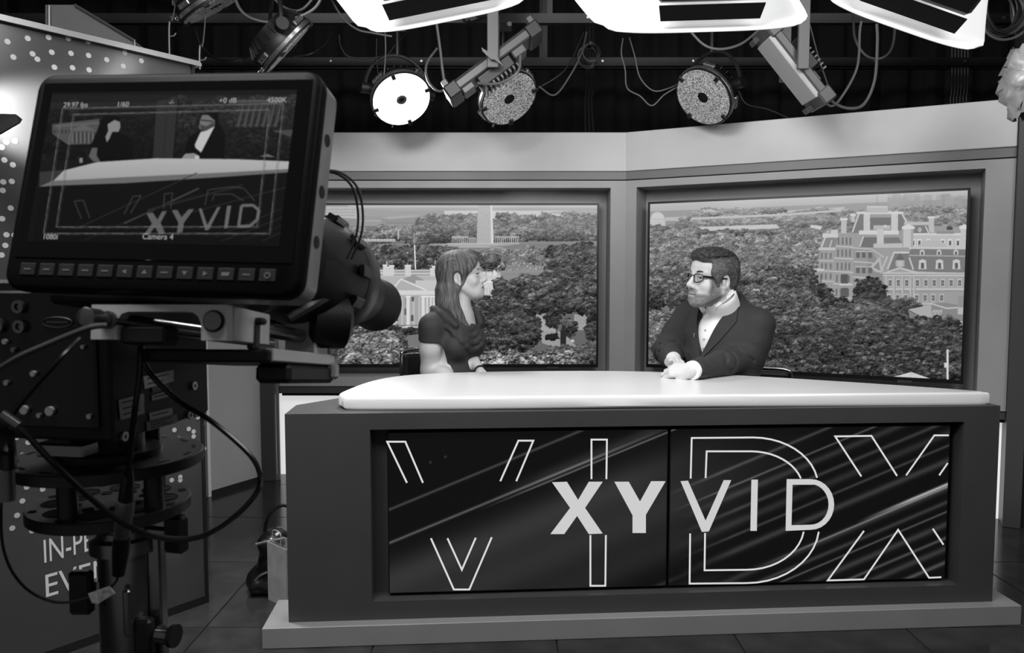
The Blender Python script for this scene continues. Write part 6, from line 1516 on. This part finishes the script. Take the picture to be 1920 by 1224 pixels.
B().lathe([(.002, z1 + .012), (.052, z1 + .012), (.052, z1 + .018), (.002, z1 + .018)], (pcx, pcy, 0), (0, 0, 1), n=40).build('turntable', M_disc, ped, smooth=True, angle=30)
B().cyl((pcx, pcy, z1 + .018), (pcx, pcy, bo.z + .001), .035, n=24).build('head_neck', M_cbk, ped, smooth=True)
q = at(120, 862, .74); B(basis(Vector((q.x, q.y, z1 + .030)), br_, bf, (0, 0, 1))).box(-.022, .030, -.012, .012, -.006, .008, bev=.002).build('pan_bracket', M_chr, ped)
q = at(285, 840, .86); B().cyl((q.x, q.y, z1 + .012), (q.x, q.y, z1 + .045), .009, n=14).build('pan_lock', M_cbk2, ped, smooth=True)
# lower disc with round holes: built as a plate pierced by modelled wells
ld = B().lathe([(.002, z2 - .011), (.078, z2 - .011), (.079, z2 - .010), (.079, z2), (.078, z2 + .001), (.002, z2 + .001)], (pcx, pcy, 0), (0, 0, 1), n=64).build('lower_disc', M_disc, ped, smooth=True, angle=30)
def well(r0, a, rad): 
    q = Vector((pcx + r0 * math.cos(a), pcy + r0 * math.sin(a), z2 + .001)); B().lathe([(rad * 1.06, .0006), (rad, .0006), (rad, .0002), (.0003, .0002)], q, (0, 0, 1), n=24, cap=False).build('hole', M_hole, ld)
for k in range(8): well(.052, 2 * PI * k / 8 + .2, .0145)
for k in range(8): well(.033, 2 * PI * k / 8 + .6, .0055); well(.071, 2 * PI * k / 8 + .6, .004)
for a in (2.75, 4.55, 5.9, 1.2): B().cyl((pcx + .062 * math.cos(a), pcy + .062 * math.sin(a), z2), (pcx + .062 * math.cos(a), pcy + .062 * math.sin(a), z1), .0095, n=16).build('spacer_post', M_disc, ped, smooth=True)
cx, cy = at(240, 1100, .80).x, pcy
B().lathe([(.026, z2 - .03), (.027, z2 - .011)], (cx, cy, 0), (0, 0, 1), n=32).build('column_neck', M_chr, ped, smooth=True)
B().lathe([(.0285, .05), (.0285, z2 - .028)], (cx, cy, 0), (0, 0, 1), n=40).build('column_tube', M_chr, ped, smooth=True)
B().lathe([(.030, z2 - .052), (.036, z2 - .050), (.036, z2 - .036), (.030, z2 - .034)], (cx, cy, 0), (0, 0, 1), n=40).build('clamp_collar', M_chr, ped, smooth=True, angle=30)
B(TR((cx + .034, cy - .004, 0))).box(-.007, .007, -.008, .008, .2, z2 - .030, bev=.002).build('guide_rail', M_chr, ped)
B(TR((cx + .026, cy - .024, 0))).box(-.008, .010, -.004, .010, .60, z2 - .118, bev=.003).build('rail_bracket', M_rig2, ped)
q = at(300, 1188, .78); B().cyl(q, q + Vector((.016, -.004, 0)), .010, n=18).build('lock_knob', M_chr, ped, smooth=True); B().cyl(q + Vector((.014, -.004, 0)), q + Vector((.019, -.005, 0)), .012, n=18).build('lock_knob_cap', M_rig2, ped, smooth=True)
q = at(240, 1150, .768); B(basis(q, (1, 0, 0), (0, 1, 0), (0, 0, 1))).box(-.004, .004, -.004, .004, -.024, .026, bev=.002).build('slot_lever', M_chr, ped)
q = at(154, 1108, .77); B(basis(q, (1, 0, 0), (0, 1, 0), (0, 0, 1))).box(-.012, .011, -.006, .006, -.024, .022, bev=.003).build('side_grip', M_cbk2, ped); B().cyl(q + Vector((.010, .008, .002)), Vector((cx - .026, cy - .01, q.z + .002)), .005, n=10).build('grip_stem', M_chr, ped)
q = at(330, 1000, .79); B(basis(q, (.96, -.25, 0), (.25, .96, 0), (0, 0, 1))).box(-.012, .012, -.007, .007, -.020, .020, bev=.003).build('tee_handle', M_cbk2, ped); B().cyl(q + Vector((-.03, .006, .001)), q, .006, n=12).build('handle_stem', M_chr, ped)
B().lathe([(.002, 0), (.30, 0), (.30, .025), (.10, .06), (.002, .06)], (cx, cy, 0), (0, 0, 1), n=40).build('floor_base', M_rig2, ped, smooth=True, angle=30)

# ------------------------------------------------------------------ camera cables
def fcable(pts, r, label, m=None, extra=None):
    o = thing('camera_cable', label, 'cable', at(*pts[0]), 'cables on the studio camera'); B().tube([at(*p) for p in pts], r, n=8, sm=10).build('cord', m or M_cbk2, o, smooth=True); return o
fcable([(200, 610, .575), (165, 615, .57), (90, 645, .57), (30, 672, .57), (-30, 710, .58)], .0022, 'grey cable sweeping left from the bracket knob across the camera body', mat('cable_mid', .26, .4))
fcable([(150, 636, .60), (110, 676, .58), (60, 730, .58), (20, 780, .58)], .0022, 'dark cable slanting down across the rear panel of the camera')
c3 = fcable([(18, 785, .57), (50, 815, .57), (100, 868, .58), (160, 925, .60), (230, 980, .62), (300, 1008, .64), (375, 1006, .66), (440, 968, .68), (480, 925, .69), (488, 893, .70), (468, 852, .70), (400, 792, .69), (340, 755, .67), (295, 715, .66), (270, 680, .66), (264, 640, .66)], .0025, 'long black cable looping out to the right of the pedestal')
a_, b_ = at(2, 776, .567), at(34, 798, .57); B().cyl(a_, b_, .0042, n=14).build('plug', M_rod, c3, smooth=True)
c4 = fcable([(264, 640, .645), (262, 700, .64), (254, 760, .64), (245, 840, .65), (238, 900, .66)], .0026, 'black cable dropping straight into the connector before the column')
pr = [(.004, 0), (.0056, .006), (.0062, .03), (.0072, .034), (.0072, .036)]; q0, q1 = at(241, 880, .66), at(222, 1080, .68); dq = (q1 - q0).normalized(); Lq = (q1 - q0).length
B().lathe([(.0035, 0), (.0055, Lq * .1), (.0065, Lq * .28)], q0, dq, n=18).build('strain_relief', M_cbk2, c4, smooth=True)
B().lathe([(.0072, Lq * .28), (.0078, Lq * .30), (.0078, Lq * .42), (.0070, Lq * .43), (.0072, Lq * .56), (.0066, Lq * .62)], q0, dq, n=24).build('connector_shell', mat('connector_steel', .45, .3, metal=.8), c4, smooth=True, angle=30)
B().lathe([(.0072, Lq * .62), (.0075, Lq * .75), (.0055, Lq * .98), (.002, Lq)], q0, dq, n=20).build('rubber_boot', M_cbk2, c4, smooth=True)
c5 = fcable([(222, 1078, .68), (216, 1092, .68), (200, 1106, .68), (178, 1116, .68), (140, 1127, .67), (100, 1128, .66), (55, 1108, .65), (22, 1070, .64), (5, 1020, .63), (2, 960, .62), (4, 930, .62)], .0012, 'thin black wire hanging in a loop at the lower left, with a paper tag')
B().cyl(at(10, 880, .62), at(12, 938, .62), .0070, n=18).build('inline_connector', mat('connector_steel', .45, .3, metal=.8), c5, smooth=True)
B().tube([at(16, 880, .62), at(14, 840, .62), at(6, 800, .60), at(-20, 770, .6)], .006, n=8).build('thick_lead', M_cbk2, c5, smooth=True)
p = [at(165, 1113, .672), at(205, 1099, .672), at(216, 1112, .672), at(183, 1132, .672), at(172, 1130, .672)]; b = B(); b.v = [tuple(v) for v in p] + [tuple(v + Vector((0, .0005, 0))) for v in p]; b.f = [(0, 1, 2, 3, 4), (9, 8, 7, 6, 5)] + [(i, (i + 1) % 5, 5 + (i + 1) % 5, 5 + i) for i in range(5)]
b.build('paper_tag', mat('tag_paper', .62, .6, noise=.15, nscale=260), c5)
for k, (dx, lab) in enumerate(((0, 'inner of the two thin clear tubes arching right of the monitor'), (9, 'outer of the two thin clear tubes arching right of the monitor'))):
    o = B().tube([at(600, 322 - dx * .4, .68), at(632 + dx * .6, 326 - dx * .3, .70), at(660 + dx, 350, .72), at(671 + dx, 395, .74), at(668 + dx, 440, .76), at(650 + dx, 485, .78)], .0012, n=8, sm=10).build('clear_tube', mat('clear_tube', .32, .2), None, smooth=True); tag(o, lab, 'tube', 'thin tubes beside the monitor')

# ------------------------------------------------------------------ bags on the floor beside the desk
def bags():
    hb = thing('handbag', 'black leather handbag slumped on the floor beside the desk end', 'handbag', at_z(500, 1112, 0)); m = mat('bag_leather', .07, .25, bump=.3, bscale=30)
    o = np.array(at_z(500, 1112, 0)); S = SDF(); o = o + np.array([.0, .06, 0])
    S.ell(o + [.03, 0, .115], (.075, .10, .115), None, .03); S.ell(o + [-.005, .0, .05], (.085, .10, .05), None, .03); S.ell(o + [.02, -.02, .19], (.06, .08, .05), None, .02)
    S.chain([o + [-.06, -.04, .03], o + [-.03, -.08, .035], o + [.03, -.09, .03]], [.02, .025, .02], .02)
    V, F = S.mesh(.006); V[:, 2] = np.maximum(V[:, 2], .001); V = V + (.004 * vnoise(V, 28, 3))[:, None] * np.array([[1, 1, .3]]); V[:, 2] = np.maximum(V[:, 2], .001)
    raw('body', V, F, m, hb)
    B().tube([Vector(o) + Vector(p) for p in ((-.02, -.02, .2), (.0, -.02, .29), (.05, -.01, .33), (.09, 0, .30), (.09, 0, .2))], .007, n=8).build('handle', m, hb, smooth=True)
    B().tube([Vector(o) + Vector(p) for p in ((-.03, -.09, .06), (-.01, -.10, .085), (.02, -.10, .10))], .005, n=6).build('buckle', M_clip, hb, smooth=True)
    B().tube([Vector(o) + Vector(p) for p in ((-.03, -.08, .2), (.02, -.09, .215), (.08, -.09, .225))], .006, n=6).build('zip_edge', mat('zip_grey', .4, .4), hb, smooth=True)
    q = at_z(503, 1124, 0); q1 = at_z(533, 1140, 0); tb = thing('paper_bag', 'small pale paper gift bag standing against the desk end', 'paper bag', q)
    mp = mat('bag_paper', .62, .6, noise=.03, nscale=20, bump=.15, bscale=14); ex_ = (q1 - q).normalized(); ey = Vector((-ex_.y, ex_.x, 0)); W_, Dp, Hh = .115, .07, .225; T = basis(q, ex_, ey, (0, 0, 1)); W_ = (q1 - q).length + .02
    b = B(T); th = .002
    for a0 in ((0, W_, 0, th), (0, W_, Dp - th, Dp), (0, th, th, Dp - th), (W_ - th, W_, th, Dp - th)): b.box(*a0, 0.001, Hh)
    b.box(th, W_ - th, th, Dp - th, .001, .004); b.build('body', mp, tb)
    B(T).tube([(W_ * .3, th, Hh), (W_ * .3, th, Hh + .05), (W_ * .7, th, Hh + .05), (W_ * .7, th, Hh)], .002, n=6, sm=4).build('handle', mp, tb, smooth=True)
bags()
